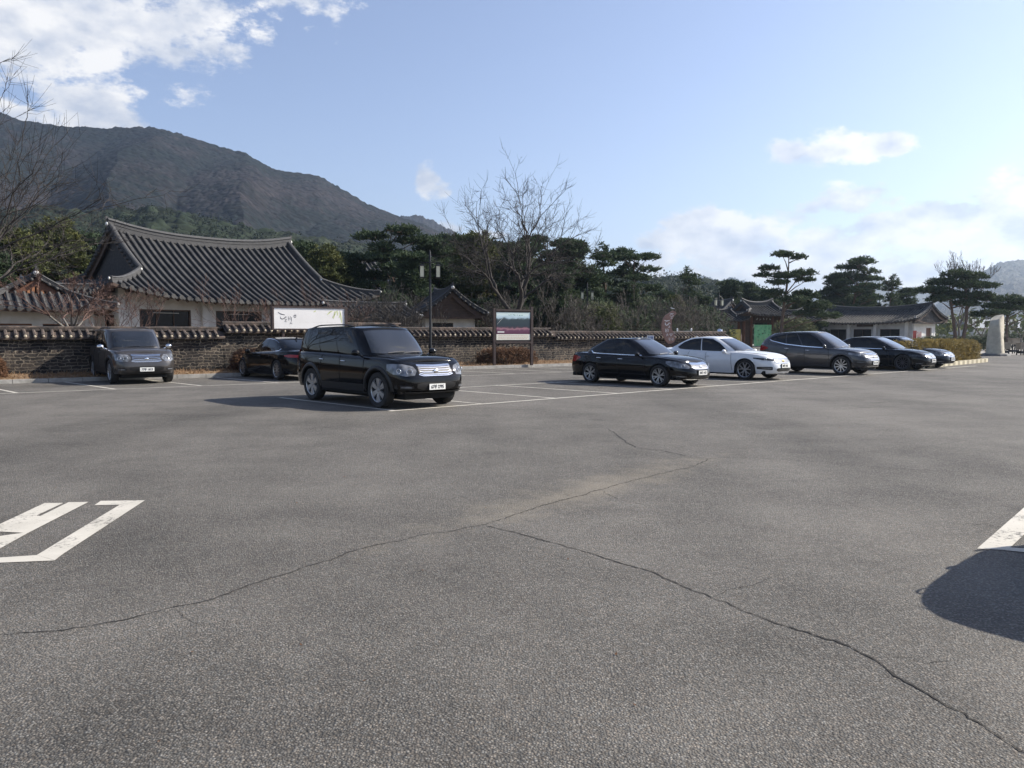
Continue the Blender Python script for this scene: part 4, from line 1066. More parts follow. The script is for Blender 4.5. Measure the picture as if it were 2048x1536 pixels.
cp.build('tile_coping', mat('weathered_coping_tile', (.030, .026, .024), (.12, .088, .070), rough=.9, scale=4, c3=(.058, .046, .040), bump=.4), T, smooth=True, angle=40)
wc.build('plaster_tile_ends', mat('coping_plaster', (.50, .44, .33), (.30, .25, .19), rough=.9, scale=2.5, contrast=(.4, .6)), T)

# ------------------------------------------------------------ halls
def hall(name, label, c, rz, k, cat='building', group=None): T = thing(name, label, cat, (c[0], c[1], k.get('z0', 0)), rz, group); roof(T, k); return T
H1 = hall('tiled_hall', 'large old hall with sweeping grey tiled roof behind the left stretch of stone wall', (-17.4, 46.1), R(49), dict(Lr=5.4, Le=7.8, We=5.75, zr=6.55, ze=3.22, lift=.72, rl=.52, rh=.46, pitch=.40, rr=.085))
windowed(H1, -6.8, 6.6, 0, 3.55, [(-5.9, -3.3, .9, 2.78), (-1.95, .72, .9, 2.78), (2.3, 4.95, .9, 2.78)], y=-4.2)
columns(H1, (-6.8, -2.62, 1.5, 5.6), 0, 3.75, -4.36, r=.16, m=PLAST, sq=True)
s_ = M(); s_.bbox(-6.8, 6.6, 4.0, 4.2, 0, 3.5); s_.bbox(6.45, 6.6, -4.0, 4.0, 0, 3.9); s_.bbox(-6.8, 6.6, -4.0, 4.0, 3.56, 3.6); s_.build('back_wall', PLAST, H1)
mb = M()
ws = [(.3, 2.3), (2.8, 4.8), (5.4, 7.4)]; prev = -4.07
for a, b in ws:
    mb.bbox(-6.92, -6.68, prev, -4.2+a, 0, 3.55); mb.bbox(-6.92, -6.68, -4.2+a, -4.2+b, 0, .9); mb.bbox(-6.92, -6.68, -4.2+a, -4.2+b, 2.5, 3.55); prev = -4.2+b
mb.bbox(-6.92, -6.68, prev, 4.2, 0, 3.55); mb.build('wall', PLAST, H1)
for a, b in ws:
    f = M(); f.bbox(-6.93, -6.72, -4.2+a, -4.14+a, .9, 2.5); f.bbox(-6.93, -6.72, -4.26+b, -4.2+b, .9, 2.5); f.bbox(-6.93, -6.72, -4.14+a, -4.26+b, 2.44, 2.5); f.bbox(-6.93, -6.72, -4.14+a, -4.26+b, .9, .96)
    fo = f.build('window', WOODD, H1); p = M(); p.bbox(-6.80, -6.79, -4.14+a, -4.26+b, .96, 2.44); p.build('pane', PANE, fo)
RAILM = mat('pale_rail', (.4, .4, .38))
for a in (-1.2, -5.2): lt = M(); lt.bbox(a, a+1.3, -4.27, -4.22, 2.60, 2.63); lt.build('blind_rail', RAILM, H1)

H2 = hall('gate_lodge', 'small hall with tiled roof, brown timber gable and lower tiled skirt at the left edge', (-22.75, 37.85), R(126.5), dict(Lr=3.1, Le=4.9, We=2.9, zr=3.95, ze=2.62, lift=.18, rl=.16, rh=.32, rt=.11, gmat=WOODR, pitch=.33))
mb = M(); mb.bbox(-3.9, 3.9, -2.1, -1.9, 0, 2.7); mb.bbox(-3.9, 3.9, 1.9, 2.1, 0, 2.7); mb.bbox(3.7, 3.9, -1.9, 1.9, 0, 2.7)
for a, b, c, d in ((-1.9, -1.5, 0, 2.75), (-.1, .3, 0, 2.75), (1.5, 1.9, 0, 2.75), (-1.5, -.1, 0, 1.6), (.3, 1.5, 0, 1.6), (-1.5, -.1, 2.02, 2.75), (.3, 1.5, 2.02, 2.75)): mb.bbox(-3.9, -3.75, a, b, c, d)
mb.build('wall', PLAST, H2)
for a, b in ((-1.5, -.1), (.3, 1.5)):
    f = M(); f.bbox(-3.88, -3.80, a, b, 1.60, 1.65); f.bbox(-3.88, -3.80, a, b, 1.97, 2.02); fo = f.build('window', WOODR, H2); p = M(); p.bbox(-3.83, -3.82, a, b, 1.65, 1.97); p.build('pane', PANE, fo)
mb = M(); mb.box((-3.42, 0, 3.14), (.10, 3.3, .10)); mb.build('gable_beam', WOODO, H2)
mb = M()
for i in range(14): mb.box((-3.0, -1.15+i*.18, 3.42-abs(i-6.5)*.04), (.06, .10, .5))
mb.build('gable_boards', WOODO, H2)
W1 = hall('side_wing', 'low tiled wing joined to the right of the brown gabled lodge', (-21.6, 39.2), AD, dict(Lr=1.35, Le=1.35, We=2.0, zr=3.75, ze=2.75, lift=.1, rl=.08, rh=.25, rt=.1, gab=True, pitch=.33, gmat=PLAST))
windowed(W1, -1.3, 1.3, 0, 2.75, [(-.8, .5, 1.0, 2.2)], y=-1.4)
H3 = hall('gabled_store', 'small white walled hall with gable end and light tiled verges beside the lamp post', tuple((P(905, 600, 48.2)+Vector((-.309, .951, 0))*2.4).xy), R(108), dict(Lr=2.4, Le=2.4, We=2.2, zr=4.02, ze=2.6, lift=.12, rl=.18, rh=.34, rt=.12, gab=True, verge=.9, pitch=.33, gmat=WOODD))
mb = M(); mb.bbox(-1.45, 2.1, -1.65, -1.5, 0, 2.75); mb.bbox(-1.45, 2.1, 1.5, 1.65, 0, 2.75)
for a, b, c, d in ((-1.5, -.25, 0, 2.62), (1.05, 1.5, 0, 2.62), (-.25, 1.05, 0, 1.75), (-.25, 1.05, 2.25, 2.62)): mb.bbox(-1.55, -1.4, a, b, c, d)
mb.build('wall', PLASTW, H3)
f = M(); f.bbox(-1.53, -1.48, -.25, 1.05, 1.75, 1.8); f.bbox(-1.53, -1.48, -.25, 1.05, 2.2, 2.25); fo = f.build('window', WOODD, H3); p = M(); p.bbox(-1.49, -1.48, -.25, 1.05, 1.8, 2.2); p.build('pane', PANE, fo)
mb = M(); mb.bbox(-1.65, -1.5, -1.7, 1.7, 2.62, 2.8); mb.bbox(-1.7, -1.6, -.9, .9, 3.1, 3.2); mb.build('tie_beam', WOODD, H3)
H4 = hall('low_annex', 'low dark tiled annex with pale wall behind the bare shrubs', tuple(P(732, 640, 46.5).xy), AD, dict(Lr=2.5, Le=2.5, We=2.0, zr=3.15, ze=2.45, lift=.1, rl=.05, rh=.25, rt=.1, gab=True, pitch=.33, rafters=False, gmat=PLAST))
windowed(H4, -2.2, 2.2, 0, 2.5, [(-.8, .4, 1.0, 2.1), (1.0, 2.2, 1.0, 2.1)], y=-1.45)
H5 = hall('distant_hall', 'far tiled hall rising out of the pines between the big hall and the lamp post', (-16.3, 73.2), R(38), dict(Lr=4.0, Le=5.8, We=5.0, zr=8.0, ze=5.2, lift=.6, rl=.45, rh=.42, pitch=.40))
mb = M(); mb.bbox(-4.8, 4.8, -4, 4, 0, 5.6); mb.build('wall', PLAST, H5)
# main gate
gc = P(1513, 640, 88); GR = R(20)
gate = hall('entrance_gate', 'tall middle gate with raised tiled roof and a green banner hung in its doorway', (gc.x, gc.y), GR, dict(Lr=1.95, Le=3.2, We=2.7, zr=4.55, ze=3.55, lift=.35, rl=.38, rh=.48, rt=.15, pitch=.36))
columns(gate, (-2.3, -1.35, 1.35, 2.3), 0, 3.45, -.9, r=.17, m=WOODR); columns(gate, (-2.3, 2.3), 0, 3.45, .9, r=.17, m=WOODR)
mb = M(); mb.bbox(-2.3, 2.3, -.95, -.75, 2.75, 3.5); mb.bbox(-2.13, -1.52, -.9, -.8, 0, 2.75); mb.bbox(1.52, 2.13, -.9, -.8, 0, 2.75); mb.build('lintel_wall', WOODD, gate)
mb = M(); mb.bbox(-1.1, 1.1, -1.2, -1.12, 2.95, 3.35); bo = mb.build('name_board', WOODD, gate)
mb = M(); rng = random.Random(2)
for i in range(5):
    x = -.85+i*.42
    for k in range(4): stroke(mb, [(x+rng.uniform(-.1, .1), 3.02+rng.random()*.25), (x+rng.uniform(-.12, .12), 3.02+rng.random()*.25)], .035, lambda a, b, h: (a, -1.205, b))
mb.build('board_characters', PLASTW, bo)
def banner(name, label, T_, loc, rz, w, h, m): o = thing(name, label, 'banner', loc, rz); mb = M(); n = 12; mb.grid([[(lerp(-w/2, w/2, i/n), .012*math.sin(i*1.3), z) for z in (0, h*.5, h)] for i in range(n+1)]); mb.grid([[(lerp(-w/2, w/2, i/n), .012+.012*math.sin(i*1.3), z) for z in (0, h*.5, h)] for i in range(n+1)]); mb.build('cloth', m, o, smooth=True); return o
def gw(x, y, z=0): return Vector((gc.x+x*math.cos(GR)-y*math.sin(GR), gc.y+x*math.sin(GR)+y*math.cos(GR), z))
bg = banner('green_banner', 'pale green banner with dark dots and leaf pattern in the middle gateway', gate, gw(0, -1.15, .25), GR, 2.25, 2.3, mat('green_banner_cloth', (.16, .55, .27), (.36, .74, .44), rough=.8, scale=2.2))
mb = M(); rng = random.Random(11)
for i in range(12):
    a = rng.uniform(-.8, .8); b = rng.uniform(.6, 1.9); mb.prism([(a+.05*math.cos(t), b+.07*math.sin(t)) for t in [6.283*j/8 for j in range(8)]], 0, .004, lambda a_, b_, h: (a_, -.03-h, b_))
mb.build('dark_dots', mat('dot_green', (.02, .08, .03)), bg)
mb = M()
for i in range(26):
    a = rng.uniform(-.9, .8); b = rng.uniform(.05, .7); stroke(mb, [(a, b), (a+rng.uniform(-.15, .2), b+rng.uniform(.2, .5))], .06, lambda a_, b_, h: (a_, -.035, b_))
mb.build('leaf_pattern', mat('leaf_light', (.45, .68, .42)), bg)
gk = dict(Lr=1.45, Le=2.4, We=2.2, zr=3.75, ze=2.95, lift=.3, rl=.32, rh=.42, rt=.14, pitch=.36)
for sx, lab in ((-1, 'lower tiled wing left of the tall gate with a yellow banner in its doorway'), (1, 'lower tiled wing right of the tall gate, half hidden by the tall pine')):
    c = gw(sx*4.75, .2); wg = hall('gate_wing', lab, (c.x, c.y), GR, gk, group='wings of the entrance gate')
    columns(wg, (-2.0, 0 if sx > 0 else .9, 2.0), 0, 2.9, -.8, r=.15, m=WOODR)
    mb = M(); mb.bbox(-2.0, 2.0, -.8, -.7, 2.1, 2.95); mb.bbox(-2.0, .7, -.78, -.68, 0, 2.1); mb.build('wall', mat('grey_green_wall', (.16, .16, .14)), wg)
    f = M(); f.bbox(-1.0, .9, -.86, -.79, 2.35, 2.7); fo = f.build('window', WOODD, wg)
by = banner('yellow_banner', 'yellow banner with orange flames hung in the left gate wing', gate, gw(-3.35, -.85, .25), GR, 1.4, 1.8, mat('yellow_banner_cloth', (.62, .52, .12), (.70, .62, .22), rough=.8, scale=2))
mb = M()
for i in range(22):
    a = rng.uniform(-.6, .5); b = rng.uniform(.3, .7); stroke(mb, [(a, b), (a+rng.uniform(-.1, .1), b+rng.uniform(.2, .45))], .08, lambda a_, b_, h: (a_, -.03, b_))
mb.build('flame_pattern', mat('flame_yellow', (.80, .58, .10)), by)
c = P(1416, 640, 96); H6 = hall('dark_side_hall', 'dark tiled hall seen end on, left of the entrance gate', (c.x, c.y), R(133.5), dict(Lr=3.2, Le=5.0, We=4.0, zr=5.0, ze=3.1, lift=.35, rl=.3, rh=.4, pitch=.36, rafters=False))
mb = M(); mb.bbox(-3.9, 3.9, -3, 3, 0, 3.4); mb.build('wall', WOODD, H6)
# ticket hall
TR = R(-53.5); tcn = (41.45, 90.8)
H7 = hall('ticket_hall', 'long pale walled hall with grey tiled roof and sunlit gable, behind the far sedans', tcn, TR, dict(Lr=6.0, Le=6.0, We=3.5, zr=4.2, ze=2.75, lift=.42, rl=.42, rh=.36, gab=True, verge=.8, pitch=.34, gmat=GABLE, raftm=WOODD))
windowed(H7, -5.2, 5.2, 0, 2.95, [(-4.4, -2.4, .7, 2.08), (-1.5, .6, .7, 2.08), (1.6, 3.8, .7, 2.08)], y=-2.35)
columns(H7, (-5.2, -2.0, 1.1, 4.6), 0, 3.0, -2.55, r=.16, m=PLASTW, sq=True)
mb = M(); mb.bbox(5.05, 5.2, -2.2, .4, 0, 3.3); mb.bbox(5.05, 5.2, 1.6, 2.4, 0, 3.3); mb.bbox(5.05, 5.2, .4, 1.6, 2.2, 3.3); mb.bbox(-5.2, -5.05, -2.2, 2.4, 0, 3.3); mb.bbox(-5.0, 5.0, 2.25, 2.4, 0, 3.2); mb.build('end_wall', PLASTW, H7)
mb = M(); mb.bbox(5.0, 5.06, .4, 1.6, 0, 2.2); mb.build('door', WOODR, H7)
mb = M(); mb.bbox(-.9, 1.0, -2.9, -2.84, 2.35, 2.75); mb.build('name_board', WOODD, H7)
v = P(1837, 676, 84); ST = thing('notice_stand', 'small red and pink notice stand in front of the pale hall gable', 'notice board', (v.x, v.y, 0), R(20)); mb = M(); mb.box((0, 0, .5), (.06, .06, 1.0)); mb.build('post', TRIMB, ST)
mb = M(); mb.box((.1, 0, 1.25), (.55, .05, 1.1)); mb.build('panel', mat('pink_notice', (.60, .34, .30), (.66, .52, .48), scale=5, contrast=(.48, .52)), ST); mb = M(); mb.box((-.42, .1, 1.35), (.45, .05, 1.1)); mb.build('red_panel', mat('red_notice', (.35, .06, .05)), ST)
# ------------------------------------------------------------ signs, lamps, street furniture
SB = mat('sign_brown_frame', (.055, .032, .027), (.035, .022, .018), rough=.5, scale=5)
BLACKM = mat('black_iron', (.012, .013, .015), rough=.45, metal=.3)
LANT = mat('lantern_paper', (.82, .78, .58), (.68, .64, .46), rough=.6, scale=3)
INKB = mat('brush_ink', (.03, .03, .05), rough=.8)
def lamp(loc, label, h=5.25, rz=0.0):
    T = thing('street_lamp', label, 'street lamp', loc, rz, 'lantern lamp posts')
    m = M(); m.lathe([(.13, 0), (.13, .12), (.085, .16), (.075, .9), (.06, 1.0), (.052, h-.6), (.045, h-.1), (.015, h), (0, h+.08)], n=12); m.build('pole', BLACKM, T, smooth=True, angle=30)
    m = M(); m.tube([(-.48, 0, h-.52), (.48, 0, h-.52)], .022, 6); m.tube([(-.30, 0, h-.40), (0, 0, h-.28), (.30, 0, h-.40)], .015, 5)
    m.tube([(-.36, 0, h-.52), (-.36, 0, h-.62)], .012, 5); m.tube([(.36, 0, h-.52), (.36, 0, h-.62)], .012, 5); m.tube([(0, -.36, h-.52), (0, .36, h-.52)], .02, 5); m.build('cross_arm', BLACKM, T)
    for (x, y) in ((-.36, 0), (.36, 0)):
        m = M(); z = h-.62
        m.add([(x-.14, y-.14, z-.04), (x+.14, y-.14, z-.04), (x+.14, y+.14, z-.04), (x-.14, y+.14, z-.04), (x, y, z+.06)], [(0, 1, 4), (1, 2, 4), (2, 3, 4), (3, 0, 4), (3, 2, 1, 0)])
        for a in (-1, 1):
            for b in (-1, 1): m.box((x+a*.095, y+b*.095, z-.30), (.02, .02, .54))
        m.box((x, y, z-.575), (.22, .22, .03)); lo = m.build('lantern', BLACKM, T); p = M(); p.box((x, y, z-.30), (.165, .165, .48)); p.build('lantern_panel', LANT, lo)
    return T
v = P(861, 690, 36.2); lamp((v.x, v.y, .15), 'black post with twin paper lanterns in front of the stone wall, nearest of the lamps', 5.15, R(8))
v = P(1174, 660, 57.5); lamp((v.x, v.y, 0), 'black twin lantern post standing among the bare shrubs behind the wall', 5.2, R(5))
v = P(1437, 660, 73); lamp((v.x, v.y, 0), 'black twin lantern post left of the entrance gate roofs, farthest of the lamps', 5.3, R(25))

# white calligraphy sign
bl = P(548, 657, 30.9); BSR = R(33)
T = thing('calligraphy_sign', 'long white box sign with brush lettering and pale leaves above the stone wall', 'sign', (bl.x, bl.y, 0), BSR)
w_, z0, z1 = 2.86, bl.z, bl.z+.80
m = M(); m.bbox(0, w_, 0, .16, z0, z1); m.build('sign_face', mat('sign_white', (.80, .78, .76), (.74, .72, .70), rough=.5, scale=1.2), T)
m = M(); m.bbox(-.07, 0, -.03, .2, z0-.06, z1+.06); m.bbox(w_, w_+.12, -.03, .2, z0-.06, z1+.06); m.bbox(0, w_, -.03, .2, z1+.001, z1+.07); m.bbox(0, w_, -.03, .2, z0-.06, z0-.001); m.build('frame', SB, T)
for x in (.38, 2.5): m = M(); m.bbox(x-.045, x+.045, .03, .12, .1, z0-.06); m.build('post', SB, T)
def bs(zx, zy): return ((zx-955)/832.0*w_, z1-(zy-352)/258.0*.80)
fn = lambda a, b, h: (a, -.004, b)
m = M()
for st, ww in (([(1003, 408), (1035, 430), (1080, 440)], .026), ([(1028, 463), (1034, 485), (1050, 492), (1070, 485), (1092, 462), (1100, 470)], .022), ([(1078, 496), (1094, 490), (1099, 500), (1084, 510), (1078, 524), (1102, 526)], .016),
    ([(1120, 458), (1121, 508)], .018), ([(1121, 488), (1142, 480)], .014), ([(1142, 455), (1139, 506)], .016), ([(1157, 468), (1156, 522)], .02), ([(1140, 526), (1150, 533)], .014), ([(1135, 543), (1163, 538)], .014), ([(1150, 540), (1134, 556)], .014), ([(1150, 542), (1164, 553)], .014),
    ([(1192, 428), (1202, 431)], .014), ([(1180, 444), (1218, 440)], .014), ([(1196+13*math.cos(t), 459+12*math.sin(t)) for t in [6.283*i/10 for i in range(11)]], .013)):
    stroke(m, [bs(*p) for p in st], ww*1.25, fn)
m.build('brush_lettering', INKB, T)
m = M()
for (a, b) in (((1690, 380), (1640, 470)), ((1670, 385), (1650, 480)), ((1730, 380), (1752, 530)), ((1620, 385), (1575, 430)), ((1700, 378), (1700, 440)), ((1440, 380), (1415, 398)), ((1640, 380), (1600, 400)), ((1740, 400), (1720, 470))):
    stroke(m, [bs(*a), bs((a[0]+b[0])/2+3, (a[1]+b[1])/2), bs(*b)], .05, fn)
m.build('leaf_print', mat('pale_leaf_green', (.52, .56, .26), (.62, .66, .40), scale=4), T)
m = M()
for i in range(14): x = 1.0+i*.11; stroke(m, [(x, z0+.25), (x+.06, z0+.25)], .008, fn)
m.build('small_print', mat('faint_print', (.62, .60, .50)), T)

# information board on two posts
bl = P(993, 680, 37.0)
T = thing('information_board', 'information board with valley picture between two dark posts before the wall', 'information board', (bl.x, bl.y, 0), R(27))
z0, z1 = bl.z, bl.z+1.28; w_ = 1.76
for x, hh in ((-.10, z1+.18), (w_+.10, z1+.28)): m = M(); m.bbox(x-.06, x+.06, -.02, .10, .1, hh); m.build('post', SB, T)
m = M(); m.bbox(-.04, w_+.04, .02, .08, z0-.08, z1+.06); m.bbox(-.04, w_+.04, -.03, .1, z1+.061, z1+.14); m.bbox(-.04, w_+.04, -.03, .1, z0-.16, z0-.081); m.build('frame', SB, T)
def picture():
    m = bpy.data.materials.new('valley_picture'); m.use_nodes = True; t = m.node_tree; b = t.nodes['Principled BSDF']; b.inputs['Roughness'].default_value = .35
    tc = N(t, 'ShaderNodeTexCoord'); sp = N(t, 'ShaderNodeSeparateXYZ'); t.links.new(tc.outputs['Object'], sp.inputs[0])
    n = N(t, 'ShaderNodeTexNoise', i={'Scale': 4.0, 'Detail': 5}); t.links.new(tc.outputs['Object'], n.inputs['Vector'])
    z = mth(t, 'DIVIDE', mth(t, 'SUBTRACT', sp.outputs[2], z0+.28), z1-z0-.28); z = mth(t, 'ADD', z, mth(t, 'MULTIPLY', mth(t, 'SUBTRACT', n.outputs['Fac'], .5), .22))
    cr = N(t, 'ShaderNodeValToRGB'); e = cr.color_ramp.elements; e[0].position = 0; e[0].color = (.10, .02, .06, 1); e[1].position = 1; e[1].color = (.70, .80, .72, 1)
    for p, c in ((.16, (.13, .045, .09)), (.24, (.36, .18, .21)), (.29, (.07, .04, .06)), (.36, (.02, .035, .05)), (.66, (.03, .05, .06)), (.70, (.10, .14, .16)), (.74, (.42, .55, .62)), (.86, (.62, .74, .76))): x = e.new(p); x.color = (*c, 1)
    t.links.new(z, cr.inputs[0]); t.links.new(cr.outputs[0], b.inputs['Base Color']); return m
m = M(); m.bbox(0, w_, .0, .019, z0+.28, z1); m.build('picture', picture(), T)
m = M(); m.bbox(0, w_, .0, .019, z0, z0+.27); cp_ = m.build('caption_strip', mat('cream_strip', (.74, .72, .62)), T)
m = M(); rng = random.Random(8)
for r_ in range(3):
    x = .1
    while x < w_-.15: L = rng.uniform(.03, .12); stroke(m, [(x, z0+.20-r_*.07), (x+L, z0+.20-r_*.07)], .022, lambda a, b, h: (a, -.003, b)); x += L+.02
m.build('caption_text', mat('caption_red_ink', (.45, .22, .14)), cp_)
m = M(); x = .62
for i in range(11):
    if i in (5, 7): x += .05; continue
    for k in range(4): stroke(m, [(x+rng.uniform(0, .06), z1-.09-rng.random()*.07), (x+rng.uniform(0, .06), z1-.09-rng.random()*.07)], .014, lambda a, b, h: (a, -.003, b))
    x += .075
m.build('title_text', mat('title_green', (.02, .22, .12)), T)
m = M(); stroke(m, [(.04, z0+.72), (.16, z0+.86), (.36, z0+1.04)], .012, lambda a, b, h: (a, -.003, b)); m.bbox(.05, .40, -.006, -.001, z0+.34, z0+.40); m.build('picture_marks', PLASTW, T)

# crescent wooden sign
d_ = 45.0; mc = P(1322, 690, d_); T = thing('crescent_sign', 'tall brown wooden crescent shaped sign with white brush lettering', 'sign', (mc.x, mc.y, 0), R(8))
s_ = d_/1600.0
def ms(zx, zy): return ((zx/13.96+1280-1322)*s_, EYE+(667-(590+zy/13.96))*s_)
out = [(800, 1365), (720, 1270), (650, 1130), (605, 960), (605, 820), (640, 680), (700, 580), (790, 520), (850, 480), (930, 440), (1000, 470), (1030, 520), (960, 590), (900, 700), (880, 850), (900, 960), (950, 1060), (1000, 1150), (1010, 1230), (960, 1310), (880, 1360)]
m = M(); m.prism([ms(*p) for p in out], 0, .14, lambda a, b, h: (a, h, b)); m.build('board', mat('carved_brown_wood', (.34, .20, .155), (.22, .13, .10), rough=.7, scale=3, stretch=(1, 1, 5)), T)
m = M(); b0 = ms(860, 1350); m.bbox(b0[0]-.25, b0[0]-.05, .02, .12, 0, b0[1]+.05); m.bbox(b0[0]+.1, b0[0]+.3, .02, .12, 0, b0[1]+.15); m.build('support', SB, T)
m = M()
for st, ww in (([(850, 355), (900, 375), (960, 385)], 22), ([(830, 515), (940, 520)], 16), ([(885, 520), (825, 585)], 16), ([(885, 540), (945, 590)], 16), ([(845, 610), (930, 605)], 14), ([(885, 600), (885, 640)], 14), ([(850, 655), (910, 650)], 14),
    ([(675, 705), (730, 730), (825, 712)], 26), ([(700, 770), (705, 830), (745, 850), (790, 815), (815, 770)], 24), ([(815, 785), (850, 805)], 20), ([(800, 860), (830, 865), (800, 910), (845, 912)], 18),
    ([(715, 940), (712, 1040)], 22), ([(712, 1000), (750, 975)], 16), ([(758, 935), (745, 1045)], 20), ([(795, 950), (785, 1035)], 20), ([(750, 1070), (775, 1085)], 14), ([(735, 1110), (790, 1100)], 16), ([(765, 1105), (738, 1150)], 14), ([(765, 1105), (795, 1145)], 14),
    ([(830, 1085), (915, 1085), (870, 1150), (830, 1085)], 18), ([(945, 1060), (985, 1060)], 14), ([(950, 1150), (985, 1150)], 14), ([(815, 1190), (820, 1260), (850, 1265)], 16), ([(845, 1190), (850, 1250)], 12), ([(890, 1195), (920, 1225)], 14), ([(885, 1240), (925, 1262)], 14), ([(930, 1190), (932, 1270)], 14)):
    stroke(m, [ms(*p) for p in st], ww/13.96*s_, lambda a, b, h: (a, -.012, b))
m.build('brush_lettering', mat('white_lettering', (.80, .80, .78)), T)
# white framed notice and small blue framed sign
v = P(1354, 690, 49); T = thing('landscape_notice', 'white framed notice with a blue landscape picture right of the crescent sign', 'notice board', (v.x, v.y, 0), R(6)); s_ = 49/1600.
w_ = 29*s_; zt = EYE+(667-664)*s_; WH = mat('white_metal', (.78, .79, .80), rough=.5)
m = M()
for x in (0, w_): m.lathe([(.04, 0), (.04, zt+.12), (.055, zt+.14), (.055, zt+.19), (0, zt+.24)], (x, 0, 0), n=10)
m.bbox(.05, w_-.05, -.03, .03, zt-.04, zt+.06); m.bbox(.05, w_-.05, -.03, .03, .8, .88); m.build('frame', WH, T)
m = M(); m.bbox(.05, w_-.05, -.015, .015, .885, zt-.045); m.build('picture', mat('blue_landscape', (.16, .20, .32), (.45, .52, .62), scale=5, c3=(.22, .30, .30)), T)
v = P(1294, 690, 44); T = thing('small_sign', 'small white sign with a blue border low in front of the wall', 'sign', (v.x, v.y, 0), R(6)); s_ = 44/1600.; zt = EYE-(671-667)*s_
m = M(); m.bbox(0, .38, 0, .03, zt-.36, zt); m.build('panel', WH, T); m = M(); m.bbox(.04, .34, -.004, 0, zt-.32, zt-.04); m.bbox(.09, .29, -.008, -.004, zt-.27, zt-.09); m.build('blue_border', mat('sign_blue', (.08, .13, .30), (.4, .45, .55), scale=9), T); m = M(); m.bbox(.16, .22, .03, .07, 0, zt-.05); m.build('post', BLACKM, T)
v = P(1439, 664, 55); T = thing('convex_mirror', 'round convex mirror on a thin post behind the white sedan', 'traffic mirror', (v.x, v.y, 0), R(-15)); m = M(); m.tube([(0, .03, 0), (0, .03, v.z+.05)], .03, 8); m.build('post', WH, T)
m = M(); m.lathe([(.0, -.10), (.10, -.09), (.19, -.05), (.22, 0), (.0, .01)], (0, -.02, v.z), 'Y', 24); m.build('mirror', CHROME, T, smooth=True)

# ------------------------------------------------------------ hedge island, stone, planters
h0 = G(1906, 731); h1 = G(1976, 724); hd = (h1-h0).normalized(); hr = math.atan2(hd.y, hd.x); hn = Vector((-hd.y, hd.x, 0)); hl = (h1-h0).length+6.0; hc = h1-hd*hl/2+hn*1.1
hb = thing('striped_kerb', 'low island kerb painted in yellow and dark bands under the yellowish hedge', 'kerb', (hc.x, hc.y, 0), hr)
ma, mb2 = M(), M(); n = int(hl/.42)
for i in range(n):
    x = -hl/2+hl*(i+.5)/n; (ma if i % 2 else mb2).bbox(x-hl/n/2+.001, x+hl/n/2-.001, -1.1, -.95, 0, .20)
for i in range(5): y = -.75+i*.42; (ma if i % 2 else mb2).bbox(hl/2-.15, hl/2, y-.2, y+.2, 0, .20)
ma.build('pale_band', mat('pale_kerb_paint', (.58, .52, .36), (.42, .38, .28), scale=4), hb); mb2.build('dark_band', mat('dark_kerb_paint', (.22, .19, .13), (.3, .26, .17), scale=4), hb)
m = M(); m.bbox(-hl/2, hl/2-.16, -.94, 1.2, 0, .16); m.build('soil', SOIL, hb)
bush((hc.x, hc.y, .12), (hl-.5, 1.9, 1.12), 'long clipped hedge with yellowish top on the striped kerb island', HEDGEL, name='hedge', seed=5, n=5200, rz=hr, ln=.16, cat='hedge', boxy=6)
v = G(1990, 711.5); T = thing('standing_stone', 'tall irregular carved standing stone with one pale sunlit face', 'monument', (v.x, v.y, 0), R(48))
rng = random.Random(21); rows = []
for i in range(13):
    t = i/12; z = t*2.75; wx = lerp(.80, .72, t)*(1 if t < .85 else 1-(t-.85)*2.2); wy = lerp(.55, .38, t); r = []
    for j in range(20):
        a = 6.283*j/20; cx_ = math.copysign(abs(math.cos(a))**.6, math.cos(a))*wx; cy_ = math.copysign(abs(math.sin(a))**.6, math.sin(a))*wy
        k = 1+.05*math.sin(3*a+z*1.7)+rng.gauss(0, .012); r.append((cx_*k+.10*t, cy_*k, z+.22*math.cos(a+.6)*(t**3)))
    rows.append(r)
m = M(); m.grid(rows, closed=True); m.add(rows[-1], [tuple(range(20))]); m.build('stone', mat('pale_granite', (.50, .46, .36), (.36, .33, .27), rough=.9, scale=2.5, bump=.6), T, smooth=True, angle=60)
m = M()
for i in range(6):
    for k in range(4): x = -.42+i*.15; stroke(m, [(x+rng.uniform(0, .13), 1.35+rng.random()*.25), (x+rng.uniform(0, .13), 1.35+rng.random()*.25)], .03, lambda a, b, h: (a, -.60, b))
m.build('carved_characters', mat('carved_dark', (.10, .09, .07)), T)
m = M(); m.lathe([(1.0, 0), (.95, .12), (.7, .2)], n=12); m.build('base', mat('dark_base_stone', (.08, .08, .08), (.14, .135, .13), scale=3), T)
PW = mat('planter_wood', (.34, .29, .22), (.24, .20, .15), rough=.8, scale=3)
for i, (px, py, lab) in enumerate(((2007, 709, 'pale wooden planter box on legs right beside the standing stone'), (2027, 707, 'taller pale planter box on legs, between two lower ones'), (2044, 710, 'pale planter box on legs at the right edge of the photo'))):
    v = G(px, py); T = thing('planter_box', lab, 'planter', (v.x, v.y, 0), R(10), 'planter boxes by the standing stone'); zb = .42 if i != 1 else .72
    m = M(); m.bbox(-.34, .34, -.25, .25, zb, zb+.46); m.bbox(-.38, .38, -.29, .29, zb+.461, zb+.5); m.build('box', PW, T)
    for a in (-.28, .28):
        for b in (-.2, .2): m = M(); m.bbox(a-.03, a+.03, b-.03, b+.03, 0, zb); m.build('leg', BLACKM, T)
    m = M(); m.bbox(-.3, .3, -.22, .22, .12, .3); m.build('lower_shelf', BLACKM, T)
v = G(1981, 708); bush((v.x, v.y, 0), (.7, .7, 1.2), 'small yellow green shrub at the end of the hedge island', HEDGEL, name='shrub', seed=9, n=260, cat='shrub')
